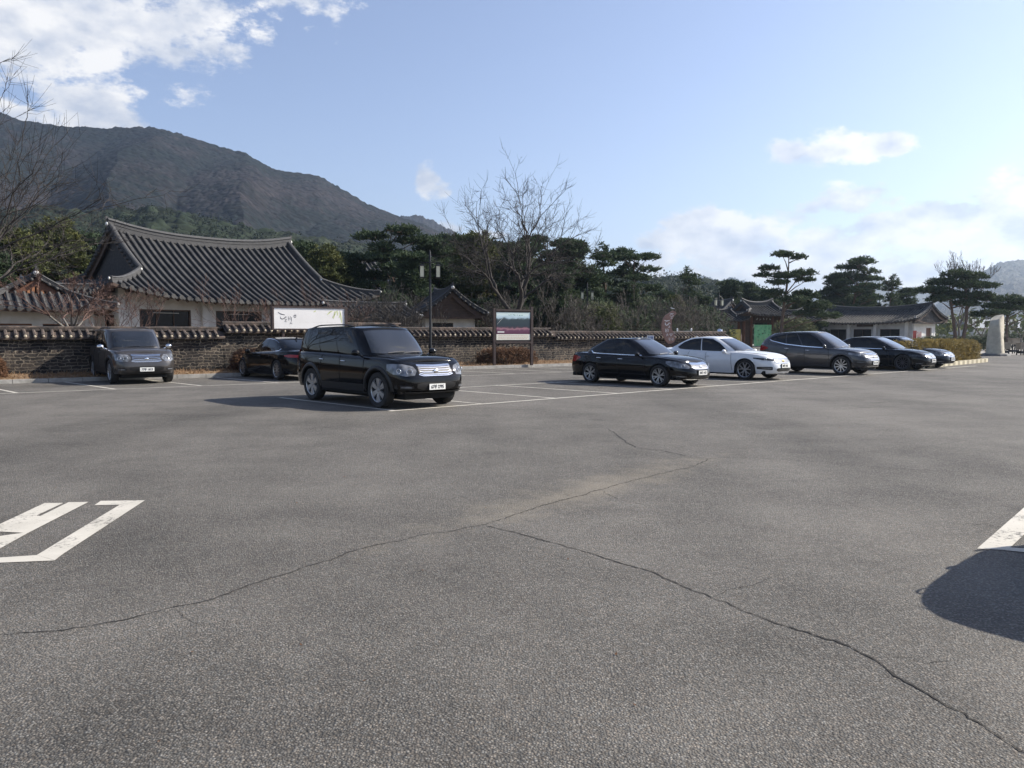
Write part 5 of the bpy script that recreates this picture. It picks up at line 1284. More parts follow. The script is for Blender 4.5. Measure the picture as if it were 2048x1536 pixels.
for (px, py, w, h, lab) in ((1930, 700, 9, 1.3, 'dark low shrub row left of the standing stone'), (2030, 697, 9, 1.6, 'dark shrub row behind the planter boxes')):
    v = G(px, py); bush((v.x, v.y+2, 0), (w, 2, h), lab, NEED, name='shrub', seed=int(px), n=1500, ln=.3, cat='shrub', boxy=2)
# ------------------------------------------------------------ cars in their places
HD = R(-47.7)
def place(spec, front_near, hd=HD):
    """ground position of the near front wheel -> origin between the axles"""
    f = Vector((math.cos(hd), math.sin(hd), 0)); l = Vector((-f.y, f.x, 0))
    return Vector((*front_near, 0))+l*(spec['W']/2-.10)-f*(spec['wb']/2)
GRP = 'cars parked in the bays'
black = paint('black_paint', (.002, .0022, .003), coat=0, rough=.07); blackb = paint('black_paint_metallic', (.004, .005, .007), coat=0, rough=.09); white = paint('pearl_white_paint', (.62, .63, .64), metal=.05, rough=.3)
grey = paint('graphite_paint', (.032, .032, .036), metal=.2, rough=.25); bronze = paint('bronze_grey_paint', (.045, .041, .040), metal=.2, rough=.3); cladg = paint('grey_cladding', (.016, .016, .017), metal=.0, rough=.4, coat=0)
navy = paint('dark_blue_grey_paint', (.010, .013, .020), coat=0, rough=.1)
k = dict(SUVB, paint=black, fmat=cladg, hmat=CHROME, sphase=.5)
Car(**k).build('parked_suv', 'black boxy suv with roof rails and two tone alloy wheels, nearest of the parked cars', GRP, place(k, (-2.84, 17.15)), HD, '67부 2795')
k = dict(SUVB, paint=bronze, fmat=cladg, hmat=bronze, mmat=CHROME, spokes=7, sw0=.05, sw1=.07, tap=.03, gbars=4, gtop=.03)
k['lamp'] = [(.56, .80, .84), (.66, .72, .93), (.9, .71, .95), (1.02, .76, .95), (1.06, .82, .94)]; k['proj'] = [(.74, .82, .06), (.93, .82, .055)]
Car(**k).build('parked_suv', 'bronze grey suv facing the camera by the stone wall, leftmost of the parked cars', GRP, place(k, (-12.75, 25.45), R(-53)), R(-53), '77부 1413')
k = dict(SEDB, paint=black, wtrim=1, hmat=CHROME, lampm=LAMP)
Car(**k).build('parked_sedan', 'glossy black sedan with bright line under the side windows, left of the white sedan', GRP, place(k, (4.45, 24.1)), HD, '30로 1425')
k = dict(SEDB, wb=2.84, fo=1.02, ro=1.24, W=1.85, H=1.49, rw=.352, paint=white, sh=[(-2.7, .98), (-2.0, 1.03), (-1.2, 1.0), (0, .955), (.8, .945), (1.3, .925), (1.9, .875), (2.4, .80)],
    cowl=1.08, hdr=.10, rbase=-2.0, rhdr=-1.15, roof=[(-2.0, 1.33), (-1.5, 1.39), (-1.0, 1.43), (-.4, 1.462), (0, 1.455), (.2, 1.43)], lampm=LAMPD, proj=[(.9, .72, .035)],
    lamp=[(.62, .66, .71), (.8, .67, .74), (.98, .69, .765), (1.06, .735, .775)], grille=[(0, .58, .72), (.45, .59, .725), (.6, .64, .735)], gbars=4, embm=paint('gold_emblem', (.7, .5, .15), metal=.9), gtop=.012,
    intake=[[(0, .30, .42), (.45, .30, .42), (.56, .33, .40)]], fog=[(.74, .36, .46), (.8, .35, .47), (1.03, .38, .46)], spokes=5, sstyle='double', dsp=.34, sw0=.045, sw1=.03, rimf=.76, rpz=.8, fin_ant=-1.2, doors=[(.90, -.1), (-.16, 0), (-1.05, .5)], pz=.49)
Car(**k).build('parked_sedan', 'white sedan with dark glass and gold badge, the only white car', GRP, place(k, (8.1, 27.75)), HD, '38마 1482')
k = dict(SUVB, wb=2.70, fo=.93, ro=1.07, W=1.88, H=1.68, rw=.365, n=4.4, zs=.30, paint=grey, fmat=grey, rails=None, hmat=CHROME, tap=.10,
    sh=[(-2.4, 1.16), (-2.0, 1.20), (-1.0, 1.13), (0, 1.06), (.85, 1.02), (1.3, .99), (1.9, .92), (2.28, .84)], cowl=1.12, hdr=.15, rbase=-2.30, rhdr=-1.78, bt=.69, gn=5.0,
    roof=[(-2.2, 1.52), (-1.6, 1.605), (-.7, 1.655), (-.2, 1.66), (.2, 1.63)], side=[[(1.07, .06, .6), (1.12, .06, .88), (1.38, .08, .92)], [(1.395, .08, .92), (1.62, .12, .88)], [(1.635, .12, .875), (1.86, .30, .72), (1.92, .42, .62)]],
    doors=[(.88, -.1), (-.14, 0), (-1.0, .4)], handles=[(-.02, .93), (-.92, .99)], mirror=(.72, 1.10), lamp=[(.66, .72, .76), (.8, .71, .81), (1.0, .75, .85), (1.07, .80, .865)], proj=[(.93, .77, .035)],
    tail=[(1.93, .98, 1.03), (2.0, .90, 1.10), (2.2, .90, 1.10)], grille=[(0, .58, .80), (.40, .58, .81), (.58, .66, .82)], gbars=3, gtop=.03, flare=.05, clad=.12, spokes=10, sw0=.035, sw1=.045, rimf=.72, wtrim=1, fog=[(.74, .46, .54), (.85, .45, .55), (1.04, .47, .56)], lip=[(0, .33, .35), (.5, .33, .35), (.65, .34, .36)], lipc=True)
Car(**k).build('parked_suv', 'graphite suv with rising window line and chrome grille, just right of the white sedan', GRP, place(k, (12.75, 30.95)), HD, '52누 1384')
k = dict(SEDB, wb=2.855, fo=.95, ro=1.16, W=1.86, H=1.47, rw=.342, paint=blackb, cowl=1.12, hdr=.05, rbase=-2.1, rhdr=-1.1, spokes=12, sw0=.018, sw1=.024, sstyle='single', lampm=LAMPD, wtrim=1, proj=[],
    lamp=[(.62, .58, .62), (.8, .60, .66), (1.0, .62, .70), (1.06, .66, .70)], darkrim=True)
Car(**k).build('parked_sedan', 'low black coupe roofed sedan right of the graphite suv', GRP, place(k, (16.9, 34.6)), HD, '27조 9051')
k = dict(SEDB, wb=2.795, fo=.95, ro=1.07, W=1.83, H=1.475, rw=.335, paint=navy, wtrim=2, lampm=LAMP)
Car(**k).build('parked_sedan', 'dark blue grey sedan with chrome grille, farthest and rightmost of the parked cars', GRP, place(k, (19.0, 36.9)), HD, '14서 3367')
H2_ = R(130)
k = dict(SEDB, wb=3.01, fo=.85, ro=1.13, W=1.89, H=1.48, rw=.35, paint=black, wtrim=2, spokes=10, sw0=.03, sw1=.04, sstyle='single', rbase=-2.1, rhdr=-1.15, fin_ant=-1.25, exh=True,
    tail=[(1.96, .83, .86), (2.02, .79, .89), (2.2, .79, .88), (2.4, .80, .87)], sh=[(-2.6, .98), (-2.0, 1.01), (-1.2, .985), (0, .95), (.8, .92), (1.4, .88), (1.9, .80), (2.35, .68)])
f_ = Vector((math.cos(H2_), math.sin(H2_), 0)); l_ = Vector((-f_.y, f_.x, 0))
Car(**k).build('parked_sedan', 'black sedan nosed in to the wall, its tail half hidden by the black suv', GRP, Vector((-8.05, 27.5, 0))-l_*(.84)+f_*(3.01/2), H2_, '61도 5520')
# the car just outside the right edge; its shadow falls into the picture
H3_ = R(136)
k = dict(SUVB, paint=grey, fmat=cladg, H=1.7, rails=None)
f_ = Vector((math.cos(H3_), math.sin(H3_), 0)); nose = Vector((4.10, 5.72, 0))
Car(**k).build('parked_suv', 'dark grey suv just outside the right edge, casting the rounded shadow on the asphalt', GRP, nose-f_*(2.895/2+.9), H3_, '11가 2048')

# ------------------------------------------------------------ hills and mountains
def grid_mesh(name, X, Y, Z, m, smooth=True):
    nr, nc = X.shape; me = bpy.data.meshes.new(name); me.vertices.add(nr*nc)
    me.vertices.foreach_set('co', np.stack([X, Y, Z], -1).astype(np.float32).ravel())
    i = np.arange(nr*nc).reshape(nr, nc); f = np.stack([i[:-1, :-1], i[:-1, 1:], i[1:, 1:], i[1:, :-1]], -1).reshape(-1, 4)
    me.loops.add(f.size); me.loops.foreach_set('vertex_index', f.ravel().astype(np.int32)); me.polygons.add(len(f))
    me.polygons.foreach_set('loop_start', np.arange(len(f), dtype=np.int32)*4); me.polygons.foreach_set('loop_total', np.full(len(f), 4, np.int32))
    me.materials.append(m); me.update(calc_edges=True); me.validate()
    if smooth: me.polygons.foreach_set('use_smooth', [True]*len(me.polygons))
    return tag(link(bpy.data.objects.new(name, me)), kind='structure')
def hill_mat(name, cols, s1=.006, s2=.05, crown=.17):
    m = bpy.data.materials.new(name); m.use_nodes = True; t = m.node_tree; b = t.nodes['Principled BSDF']; b.inputs['Roughness'].default_value = .95; b.inputs['Specular IOR Level'].default_value = .1
    tc = N(t, 'ShaderNodeTexCoord'); a = N(t, 'ShaderNodeTexNoise', i={'Scale': s1, 'Detail': 7, 'Roughness': .65}); c = N(t, 'ShaderNodeTexNoise', i={'Scale': s2, 'Detail': 6, 'Roughness': .7})
    t.links.new(tc.outputs['Object'], a.inputs['Vector']); t.links.new(tc.outputs['Object'], c.inputs['Vector'])
    f = mth(t, 'ADD', mth(t, 'MULTIPLY', a.outputs['Fac'], .62), mth(t, 'MULTIPLY', c.outputs['Fac'], .38))
    cr = N(t, 'ShaderNodeValToRGB'); e = cr.color_ramp.elements; e[0].position = .38; e[1].position = .62; e[0].color = (*cols[0], 1); e[1].color = (*cols[-1], 1)
    for i, cc in enumerate(cols[1:-1]): x = e.new(.38+.24*(i+1)/(len(cols)-1)); x.color = (*cc, 1)
    t.links.new(f, cr.inputs[0])
    vo = N(t, 'ShaderNodeTexVoronoi', i={'Scale': crown}); t.links.new(tc.outputs['Object'], vo.inputs['Vector'])
    sc = N(t, 'ShaderNodeSeparateColor'); t.links.new(vo.outputs['Color'], sc.inputs[0])
    w = mth(t, 'ADD', .55, mth(t, 'MULTIPLY', sc.outputs[0], .75)); w = mth(t, 'MULTIPLY', w, mth(t, 'SUBTRACT', 1.25, mth(t, 'MULTIPLY', vo.outputs['Distance'], .55)))
    mm = N(t, 'ShaderNodeVectorMath', operation='SCALE'); t.links.new(cr.outputs[0], mm.inputs[0]); t.links.new(w, mm.inputs['Scale']); t.links.new(mm.outputs[0], b.inputs['Base Color'])
    bp = N(t, 'ShaderNodeBump', i={'Strength': .7, 'Distance': 2.5}); bp.invert = True; t.links.new(vo.outputs['Distance'], bp.inputs['Height']); t.links.new(bp.outputs[0], b.inputs['Normal']); return m
def ridge(name, pts, dc, df, m, nc=400, nr=120, amp=.06, tree=0.0, gul=.0, seed=0, back=1.25, px0=None, px1=None):
    px = np.array([p[0] for p in pts], float); py = np.array([p[1] for p in pts], float)
    x = np.linspace(px0 or px[0], px1 or px[-1], nc); y = np.interp(x, px, py)
    tanaz = (x-1024)/1600.0; hc = (667-y)/1600.0*dc
    t = np.concatenate([np.linspace(0, 1, nr), np.linspace(1, 2, max(6, nr//6))[1:]])[:, None]
    D = df+(dc-df)*t; Xr = tanaz[None, :]*D
    base = np.where(t <= 1, t**1.12, 1-(t-1)*.5)
    Z = hc[None, :]*base*np.where(t <= 1, 1, 1)
    g = fbm(Xr*.0045+seed*9.1, D*.0032+seed*3.3, 5)-.5
    env = np.sin(np.clip(t, 0, 1)*np.pi)**.7
    Z = Z+hc[None, :]*gul*g*2*env
    if gul:      # spurs running down from the crest
        sp = np.abs(((x[None, :]+ (1-t)*230+60*(fbm(Xr*.004+4, D*.003, 3)-.5)*4) % 260)/130-1); Z += hc[None, :]*.10*(.5-sp)*env
    if tree: Z = Z+tree*((fbm(Xr/5.5+seed, D/5.5, 3, .6)-.45)*2.0)*np.clip(t*8, 0, 1)
    Z[0, :] -= 3
    return grid_mesh(name, Xr+0*D, D+0*Xr, Z+EYE*.6, m)
MT = hill_mat('winter_mountain', [(.006, .010, .010), (.010, .014, .0135), (.019, .018, .019), (.027, .0235, .0245)], .0075, .06)
MF = hill_mat('pine_hill', [(.012, .019, .012), (.020, .028, .017), (.032, .036, .024)], .02, .15)
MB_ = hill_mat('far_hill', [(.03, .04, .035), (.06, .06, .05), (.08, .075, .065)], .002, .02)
ridge('mountain', [(-500, 200), (-200, 180), (-60, 205), (0, 225), (60, 248), (130, 259), (200, 263), (320, 262), (370, 274), (430, 294), (500, 312), (545, 340), (570, 348), (640, 355), (690, 382), (740, 412), (800, 436), (850, 452), (900, 478), (960, 505), (1020, 530), (1100, 560), (1200, 600), (1300, 640)], 950, 330, MT, nc=820, nr=360, gul=.08, tree=2.4, seed=1)
ridge('mountain_shoulder', [(700, 520), (770, 445), (815, 433), (850, 437), (890, 456), (950, 486), (1000, 510), (1080, 545), (1180, 600)], 1500, 1000, MT, nc=260, nr=60, gul=.1, tree=6, seed=4)
ridge('wooded_hill', [(-500, 440), (-100, 430), (0, 425), (100, 418), (200, 425), (300, 415), (360, 428), (430, 440), (520, 462), (600, 475), (700, 490), (800, 505), (900, 520), (1050, 545), (1180, 556), (1290, 553), (1340, 556), (1400, 561), (1450, 570), (1500, 577), (1560, 592), (1640, 612), (1760, 640)], 330, 120, MF, nc=700, nr=110, gul=.05, tree=3.2, seed=2)
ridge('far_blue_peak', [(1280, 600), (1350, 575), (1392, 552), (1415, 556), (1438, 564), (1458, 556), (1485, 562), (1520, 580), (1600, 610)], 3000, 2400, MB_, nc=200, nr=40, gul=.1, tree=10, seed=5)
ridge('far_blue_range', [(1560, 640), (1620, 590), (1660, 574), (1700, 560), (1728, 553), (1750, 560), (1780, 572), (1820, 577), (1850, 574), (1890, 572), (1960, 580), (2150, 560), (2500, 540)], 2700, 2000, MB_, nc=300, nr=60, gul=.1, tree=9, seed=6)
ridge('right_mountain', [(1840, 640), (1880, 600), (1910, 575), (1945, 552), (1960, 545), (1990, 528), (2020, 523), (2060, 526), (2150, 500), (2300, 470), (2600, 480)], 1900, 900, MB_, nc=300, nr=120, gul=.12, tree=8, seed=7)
# crowns of the wood that covers the lower hill: one far-off mass
def forest(name, label, spec, m, seed, size=1.25, q=26):
    rs = np.random.RandomState(seed); V = []; n_ = 0
    for (px0, px1, d0, d1, cnt, hfun, hh) in spec:
        d = np.sqrt(rs.uniform(d0*d0, d1*d1, cnt)); px = rs.uniform(px0, px1, cnt); X = (px-1024)/1600*d; z = np.array([hfun(a, b) for a, b in zip(px, d)])
        H = hh*rs.uniform(.7, 1.3, cnt)
        for i in range(cnt):
            k = q; u = rs.normal(0, 1, (k, 3)); u /= np.linalg.norm(u, axis=1)[:, None]; rad = rs.uniform(.5, 1.0, k)[:, None]
            W_ = H[i]*.42; c = np.array([X[i], d[i], z[i]+H[i]*.62])+u*rad*np.array([W_, W_, H[i]*.42])
            a = rs.normal(0, 1, (k, 3)); a /= np.linalg.norm(a, axis=1)[:, None]; b = np.cross(a, u+.01); b /= np.linalg.norm(b, axis=1)[:, None]+1e-9
            s_ = size*rs.uniform(.5, 1.2, (k, 1))
            V.append(np.stack([c-a*s_*.5, c+b*s_*.35, c+a*s_*.5, c-b*s_*.35], 1)); n_ += k
    V = np.concatenate(V).reshape(-1, 3); me = bpy.data.meshes.new(name); me.vertices.add(len(V)); me.vertices.foreach_set('co', V.astype(np.float32).ravel())
    me.loops.add(len(V)); me.loops.foreach_set('vertex_index', np.arange(len(V), dtype=np.int32)); me.polygons.add(n_); me.polygons.foreach_set('loop_start', np.arange(n_, dtype=np.int32)*4); me.polygons.foreach_set('loop_total', np.full(n_, 4, np.int32))
    me.materials.append(m); me.update(calc_edges=True); return tag(link(bpy.data.objects.new(name, me)), label, 'woodland', kind='stuff')
hp = [(-500, 440), (-100, 430), (0, 425), (100, 418), (200, 425), (300, 415), (360, 428), (430, 440), (520, 462), (600, 475), (700, 490), (800, 505), (900, 520), (1050, 545), (1180, 556), (1290, 553), (1340, 556), (1400, 561), (1450, 570), (1500, 577), (1560, 592), (1640, 612), (1760, 640)]
def hz(px, d): t = max(0, (d-120)/210.); return (667-lin(hp, px))/1600*330*min(1, t)**1.12*.97-2.6*t
forest('pine_wood', 'dense dark pine wood covering the lower hill behind the halls', [(-250, 1560, 95, 335, 2900, hz, 6.2)], leafmat('dark_wood_foliage', (.014, .023, .015), (.030, .040, .025), c3=(.021, .031, .019), scale=.12, tr=.35), 3, size=1.0, q=34)

# ------------------------------------------------------------ trees
def at(px, d): v = P(px, 667, d); return (v.x, v.y, 0)
r8 = dict(H=8, Wd=6.0)
KA = dict(seed=11, style='round', crown0=.22, **r8); KB_ = dict(seed=23, style='round', crown0=.30, **r8); KC = dict(seed=37, style='layer', crown0=.38, lean=.03, **r8)
KD = dict(seed=51, style='layer', crown0=.45, lean=-.04, tn=2, **r8); KY = dict(seed=71, style='round', crown0=.2, need=NEEDY, **r8); KE = dict(seed=93, H=8, Wd=4.2, style='round', crown0=.2, dens=.7)
kinds = dict(a=KA, b=KB_, c=KC, d=KD, y=KY, e=KE)
TR_ = [(-60, 450, 46, 'y', 'yellow green pine at the left edge above the brown gabled lodge'), (45, 478, 50, 'y', 'dense yellow green pine just right of the left edge, behind the lodge ridge'), (120, 462, 56, 'y', 'yellow green pine rising between the lodge and the big hall'), (178, 486, 60, 'a', 'dark pine close against the left gable of the big hall'),
 (-10, 520, 44, 'b', 'dark low pine behind the left slope of the brown gabled lodge'),
 (612, 500, 66, 'b', 'dark pine just right of the big hall ridge end'), (655, 510, 60, 'y', 'olive pine above the right roof slope of the big hall'), (700, 522, 62, 'a', 'pine in front of the distant hall roof'), (790, 478, 63, 'c', 'tall layered pine right of the distant hall roof'), (826, 520, 56, 'a', 'pine directly left of the near lamp post'),
 (868, 492, 66, 'b', 'pine standing behind the near lamp lanterns'), (905, 488, 75, 'a', 'pine above the apex of the gabled store'), (950, 484, 62, 'y', 'olive pine left of the big bare tree stems'), (995, 500, 70, 'b', 'dark pine behind the left limbs of the big bare tree'),
 (1040, 505, 60, 'a', 'dark pine behind the fork of the big bare tree'), (1092, 490, 66, 'c', 'layered pine right behind the big bare tree'), (1140, 498, 62, 'b', 'pine at the right tips of the big bare tree'), (1110, 545, 54, 'a', 'lower dark pine above the information board'), (1207, 505, 70, 'e', 'pointed dark pine left of the sunlit gap'), (1180, 560, 62, 'a', 'broad low pine behind the far lantern post'),
 (1272, 515, 72, 'c', 'layered pine right of the pointed dark pine'), (1255, 575, 64, 'b', 'broad pine below the layered pine, left of the crescent sign'), (1322, 590, 78, 'a', 'pine behind the crescent sign'), (1377, 548, 84, 'e', 'thin spired young pine against the wooded hill'), (1350, 600, 68, 'y', 'olive pine just right of the crescent sign'),
 (1405, 600, 84, 'b', 'pine left of the gate lamp post'), (1455, 570, 104, 'a', 'dark round pine behind the left gate wing'), (1495, 574, 108, 'b', 'dark pine right behind the raised gate roof'), (1540, 588, 100, 'a', 'pine behind the right gate wing'), (1600, 592, 98, 'y', 'olive pine right of the gate, beside the tall layered pine'), (1632, 610, 92, 'b', 'low dark pine left of the pale ticket hall'),
 (1672, 556, 108, 'b', 'dark broad pine left behind the ticket hall roof'), (1702, 530, 104, 'c', 'tall layered pine behind the middle of the ticket hall roof'), (1730, 575, 112, 'a', 'broad dark pine behind the ticket hall ridge'), (1781, 562, 106, 'e', 'slender pine top above the ticket hall ridge'), (1810, 584, 110, 'b', 'low broad pine above the right end of the ticket hall ridge')]
for i, (px, py, d, kd, lab) in enumerate(TR_):
    H = 1.6+(667-py)*d/1600.; pine(kd, at(px, d), lab, scale=H/8.0*(1.04), rz=i*1.37, group='pines behind the wall and halls', **kinds[kd])
# the tall layered pine by the gate, and the spreading pines at the right
pads = [(-.3, 0, 9.35, 1.1, .38), (1.3, .2, 9.15, .85, .30), (-1.7, 0, 8.0, 1.0, .32), (-2.3, .2, 7.35, .8, .28), (.1, .3, 7.3, 1.5, .40), (1.7, -.2, 7.5, 1.3, .38), (2.0, .2, 6.9, 1.0, .30), (-.9, -.3, 6.6, 1.1, .3), (1.9, .3, 5.6, 1.0, .3), (2.7, 0, 5.2, .9, .28), (-1.2, .3, 5.6, 1.3, .4), (.8, -.4, 4.9, 1.5, .45), (3.2, -.3, 4.3, 1.5, .5), (2.2, .5, 3.5, 1.2, .4), (4.4, .1, 3.3, 1.2, .4)]
pine('tall', at(1569, 80), 'tall layered pine with flat cloud like pads in front of the gate wing', seed=5, H=9.6, Wd=7, pads=pads, trunk=.22, dens=1.25, lean=.0, group='spreading pines')
pads = [(-2.6, 0, 5.6, 1.5, .45), (-1.5, .3, 6.4, 1.4, .45), (-.3, 0, 7.1, 1.3, .45), (1.2, .2, 6.9, 1.5, .45), (.3, -.4, 6.1, 1.6, .5), (2.3, -.2, 6.0, 1.3, .4), (-.8, .4, 5.2, 1.5, .4), (1.5, .3, 5.1, 1.7, .45), (3.0, .1, 4.8, 1.2, .35), (-2.0, -.4, 4.8, 1.2, .35), (3.4, 0, 3.5, 1.2, .3), (.6, 0, 4.4, 1.3, .35)]
pine('twin', at(1915, 76), 'twin trunked spreading pine right of the ticket hall', seed=8, H=7.6, Wd=7, pads=pads, trunk=.20, dens=1.25, tn=2, group='spreading pines')
pads = [(-2.6, 0, 3.4, 1.2, .3), (-1.2, .2, 4.2, 1.3, .4), (0, 0, 4.9, 1.3, .4), (1.3, .2, 4.6, 1.3, .35), (2.3, 0, 4.3, 1.1, .3), (.6, -.3, 4.0, 1.3, .35), (3.0, .2, 3.6, 1.1, .3), (-.6, .3, 3.5, 1.0, .3)]
pine('umbrella', at(2016, 78), 'umbrella shaped pine spreading above the standing stone', seed=9, H=4.9, Wd=6, pads=pads, trunk=.17, dens=1.2, group='spreading pines')
bare_tree(91, at(1918, 88), 'leafless upright tree rising behind the twin trunked pine', group='leafless trees', H=9.4, levels=6, r0=.12, first=2.2, nmain=5, tilt=.35, trop=.22, rmin=.014, ratio=.72)
for px, d, sd, lab in ((1965, 82, 5, 'small crooked leafless tree left of the standing stone'), (2043, 84, 6, 'small leafless tree at the right edge behind the planter boxes')):
    bare_tree(sd, at(px, d), lab, group='leafless trees', H=4.3, levels=5, r0=.09, first=1.2, nmain=4, tilt=.7, rmin=.014)
# big leafless tree over the wall
cluster_tree(7, at(1032, 47), 'large leafless tree with spreading vase shaped crown rising over the stone wall', 'leafless trees', dome_tips(3, 620, 2.6, 5.5, 8.7, e0=18, rmin=.5), 2.2, .0095, expo=.505, frac=.33, mains=3, twigs=5, tl=.6)
# tree at the left edge with its limbs reaching into the picture
cluster_tree(19, (-19.0, 25.9, .1), 'leafless tree at the left edge with long thin limbs reaching over the lodge roof', 'leafless trees', dome_tips(8, 460, 2.6, 8.0, 7.6, e0=16, rmin=.5, keep=lambda p: p.x > -4 and not (p.x > 4.0 and p.z < 4.9)), 1.3, .0080, expo=.51, frac=.34, mains=6, twigs=5, tl=.8)
bare_tree(31, (*G(146, 752).xy, .12), 'small spreading maple in front of the wall left of the bronze grey suv', group='small red twigged maples', H=3.9, levels=7, r0=.085, first=1.62, nmain=5, tilt=1.05, tm=BARKG, cm=TWIG, rmin=.005, trop=.03, mainl=.85, ratio=.72)
for px, d, sd, H, lab in ((216, 33.5, 41, 4.3, 'pale stemmed maple behind the wall above the bronze grey suv'), (262, 34.5, 42, 4.4, 'slender leaning maple in front of the left window of the big hall'), (512, 36.2, 43, 4.4, 'maple with thin crooked stems behind the wall, left of the white sign'), (590, 37, 44, 4.6, 'maple standing behind the white calligraphy sign'), (655, 38, 45, 4.1, 'maple at the right end of the white calligraphy sign')):
    bare_tree(sd, at(px, d), lab, group='small red twigged maples', H=H, levels=7, r0=.05, first=0, nmain=4, tilt=.62, tm=mat('pale_bark', (.30, .24, .18), (.20, .16, .12), rough=.9, scale=6) if sd == 41 else bpy.data.materials['pale_bark'], cm=TWIG, rmin=.005, trop=.07, mainl=1.35, ratio=.70, kids=(2, 2))
def copy_tree(T, loc, label, rz, sc):
    c = T.copy(); COL.objects.link(c); c.location = loc; c['label'] = label; c.rotation_euler = (0, 0, rz); c.scale = (sc,)*3
    for ch in T.children: q = ch.copy(); COL.objects.link(q); q.parent = c
    return c
s1 = bare_tree(61, at(712, 42), 'leafless shrub with crooked stems above the right end of the white sign', name='bare_shrub', group='leafless shrubs behind the wall', cat='shrub', H=3.6, levels=7, r0=.045, first=0, nmain=7, tilt=.6, tm=BARKG, cm=TWIGG, rmin=.006, mainl=1.05, trop=.08, ratio=.72)
s2 = bare_tree(62, at(765, 43), 'leafless shrub behind the black suv roof rails', name='bare_shrub', group='leafless shrubs behind the wall', cat='shrub', H=3.9, levels=7, r0=.045, first=0, nmain=6, tilt=.5, tm=BARKG, cm=TWIGG, kids=(2, 2), rmin=.006, mainl=1.15, trop=.08, ratio=.72)
for i, (px, d, lab, sc) in enumerate(((738, 47, 'leafless shrub in front of the low annex wall', 1.1), (802, 43.5, 'leafless shrub left of the lamp post above the black suv bonnet', 1.1), (826, 45, 'leafless shrub touching the left verge of the gabled store', .95),
    (975, 50, 'leafless shrub right of the gabled store', 1.2), (1085, 50, 'leafless shrub right of the information board', 1.25), (1160, 49, 'leafless shrub left of the far lantern post', 1.1), (1250, 51, 'leafless shrub above the black sedan roof', 1.1), 
    (1365, 55, 'leafless shrub right of the crescent sign', 1.2), (1420, 58, 'leafless shrub left of the convex mirror', 1.0), (1010, 49, 'leafless shrub behind the left end of the information board', 1.1), (1330, 56, 'leafless shrub behind the crescent sign', 1.2))):
    copy_tree(s1 if i % 2 else s2, at(px, d), lab, i*1.9, sc)
for px, d, w, h, lab, mt_, n in ((1205, 52, 2.6, 3.6, 'tall loose olive shrub behind the far lantern post', GREENL, 1300), (1590, 84, 5, 3.2, 'yellow green shrub behind the right gate wing', GREENL, 1500), (1110, 56, 6, 3.0, 'dark evergreen thicket behind the information board', NEED, 1500), (1230, 57, 6, 3.2, 'dark evergreen thicket above the black sedan', NEED, 1500), (900, 52, 5, 2.6, 'dark undergrowth beside the gabled store', NEED, 900), (700, 50, 5, 2.6, 'dark undergrowth right of the big hall', NEED, 900), (1020, 55, 6, 3.4, 'dark undergrowth at the foot of the big bare tree', NEED, 1500), (1170, 60, 7, 4.2, 'dark evergreen thicket behind the far lantern post', NEED, 2000), (1290, 64, 8, 4.4, 'dark evergreen thicket left of the crescent sign', NEED, 2000), (1380, 70, 8, 4.0, 'dark evergreen thicket behind the white framed notice', NEED, 1800), (760, 54, 6, 4.4, 'dark evergreen thicket behind the low annex', NEED, 1800), (950, 58, 6, 4.2, 'dark evergreen thicket right of the gabled store', NEED, 1600)):
    x_, y_, _ = at(px, d); bush((x_, y_, 0), (w, 2.2, h), lab, mt_, name='shrub', seed=int(px+d), n=n, ln=.30, cat='shrub', boxy=1)
st_ = bare_tree(77, (*A(24.3, -.9).xy, .15), 'thin leaning sapling in front of the wall left of the black sedan', name='sapling', group='small red twigged maples', H=2.6, levels=5, r0=.03, first=0, nmain=3, tilt=.35, tm=BARKD, cm=TWIGG, rmin=.005, mainl=.9)
for (x, y, w, h, lab) in ((8.0-.6, -1.0, 2.4, .88, 'rounded reddish brown bush right of the bronze grey suv'), (-1.5-.4, -.9, 1.6, .8, 'low brown bush at the left edge in front of the wall'), (19.3, -1.0, 3.4, .80, 'dull brown clipped bush right of the black suv, before the wall')):
    v = A(x, y); bush((v.x, v.y, .12), (w, 1.1, h), lab, BROWNL, seed=int(x*10)+50, n=2300, rz=AD, ln=.12, boxy=1.5)

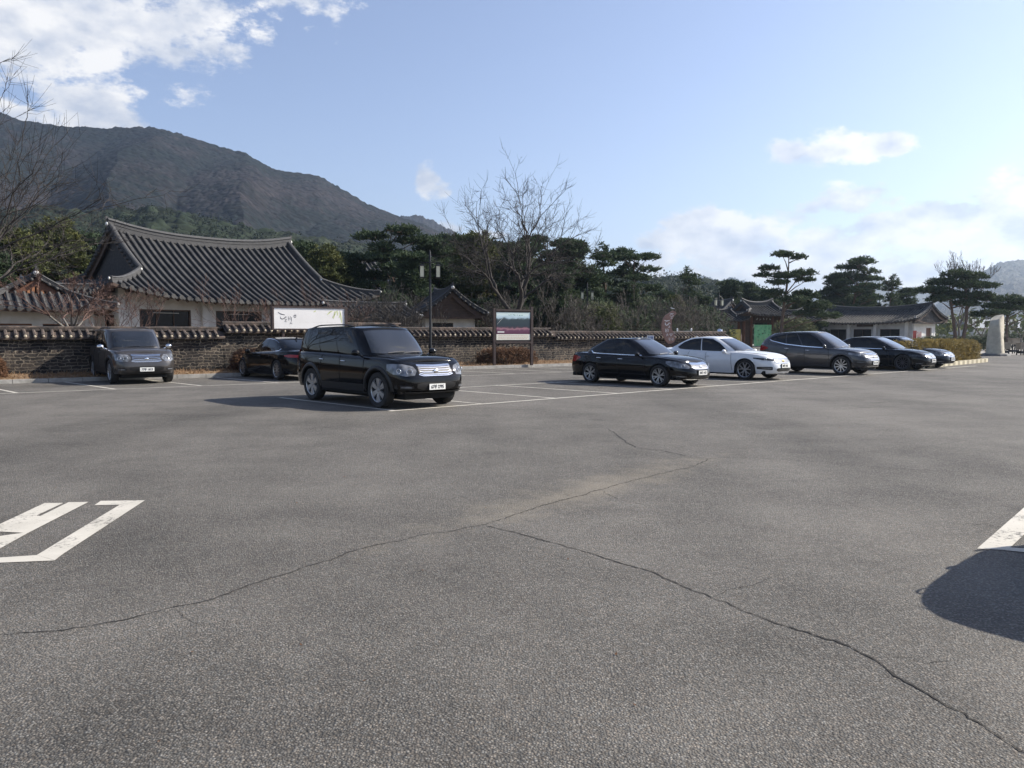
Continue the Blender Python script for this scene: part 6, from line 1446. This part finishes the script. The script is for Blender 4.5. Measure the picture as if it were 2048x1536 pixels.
# ------------------------------------------------------------ far small things at the right
for px, d, w, lab in ((1975, 150, 14, 'low pale house far behind the hedge'), (1900, 190, 10, 'small far pale house right of the ticket hall')):
    v = P(px, 660, d); T = thing('farmhouse', lab, 'house', (v.x, v.y, 0), R(20)); m = M(); m.bbox(-w/2, w/2, -3, 3, 0, 2.6); m.build('wall', PLASTW, T)
    m = M(); m.prism([(-3.6, 2.6), (3.6, 2.6), (0, 4.2)], -w/2-.4, w/2+.4, lambda a, b, h: (h, a, b)); m.build('roof', mat('blue_grey_roof', (.16, .18, .22), (.22, .24, .27)), T)
    m = M(); m.bbox(-w/4-.8, -w/4+.8, -3.02, -3.001, .9, 2.0); m.build('window', PANE, T)
forest('far_wood', 'far line of trees beyond the plaza at the right', [(1640, 2500, 125, 260, 420, lambda a, b: 0, 5.0)], GREENL, 8, size=1.0, q=34)

lv = M(); rng = random.Random(77)
for i in range(200):
    d = rng.uniform(3, 40) if i % 3 else rng.uniform(18, 30); px = rng.uniform(-100, 2148); x_, y_ = (px-1024)/1600*d, d
    if (x_-WO.x)*nA.x+(y_-WO.y)*nA.y > -2.1: continue
    a = rng.uniform(0, 6.28); r_ = rng.uniform(.006, .014); lv.add([(x_+r_*math.cos(a+k*1.57)*(1.6 if k % 2 else .8), y_+r_*math.sin(a+k*1.57)*(1.6 if k % 2 else .8), .006+.006*(k == 1)) for k in range(4)], [(0, 1, 2, 3)])
tag(lv.build('fallen_leaves', BROWNL), 'tiny dry leaves and grit scattered over the asphalt', 'leaf litter', kind='stuff')

# ------------------------------------------------------------ haze in the air
hm = bpy.data.materials.new('haze'); hm.use_nodes = True; t = hm.node_tree; t.nodes.remove(t.nodes['Principled BSDF'])
pv = t.nodes.new('ShaderNodeVolumePrincipled'); pv.inputs['Color'].default_value = (.64, .79, 1.0, 1); pv.inputs['Density'].default_value = HAZE_D; pv.inputs['Anisotropy'].default_value = .55
t.links.new(pv.outputs[0], t.nodes['Material Output'].inputs['Volume'])
m = M(); m.bbox(-3390, 3390, -290, 3490, -8, 345); tag(m.build('haze', hm), kind='stuff')
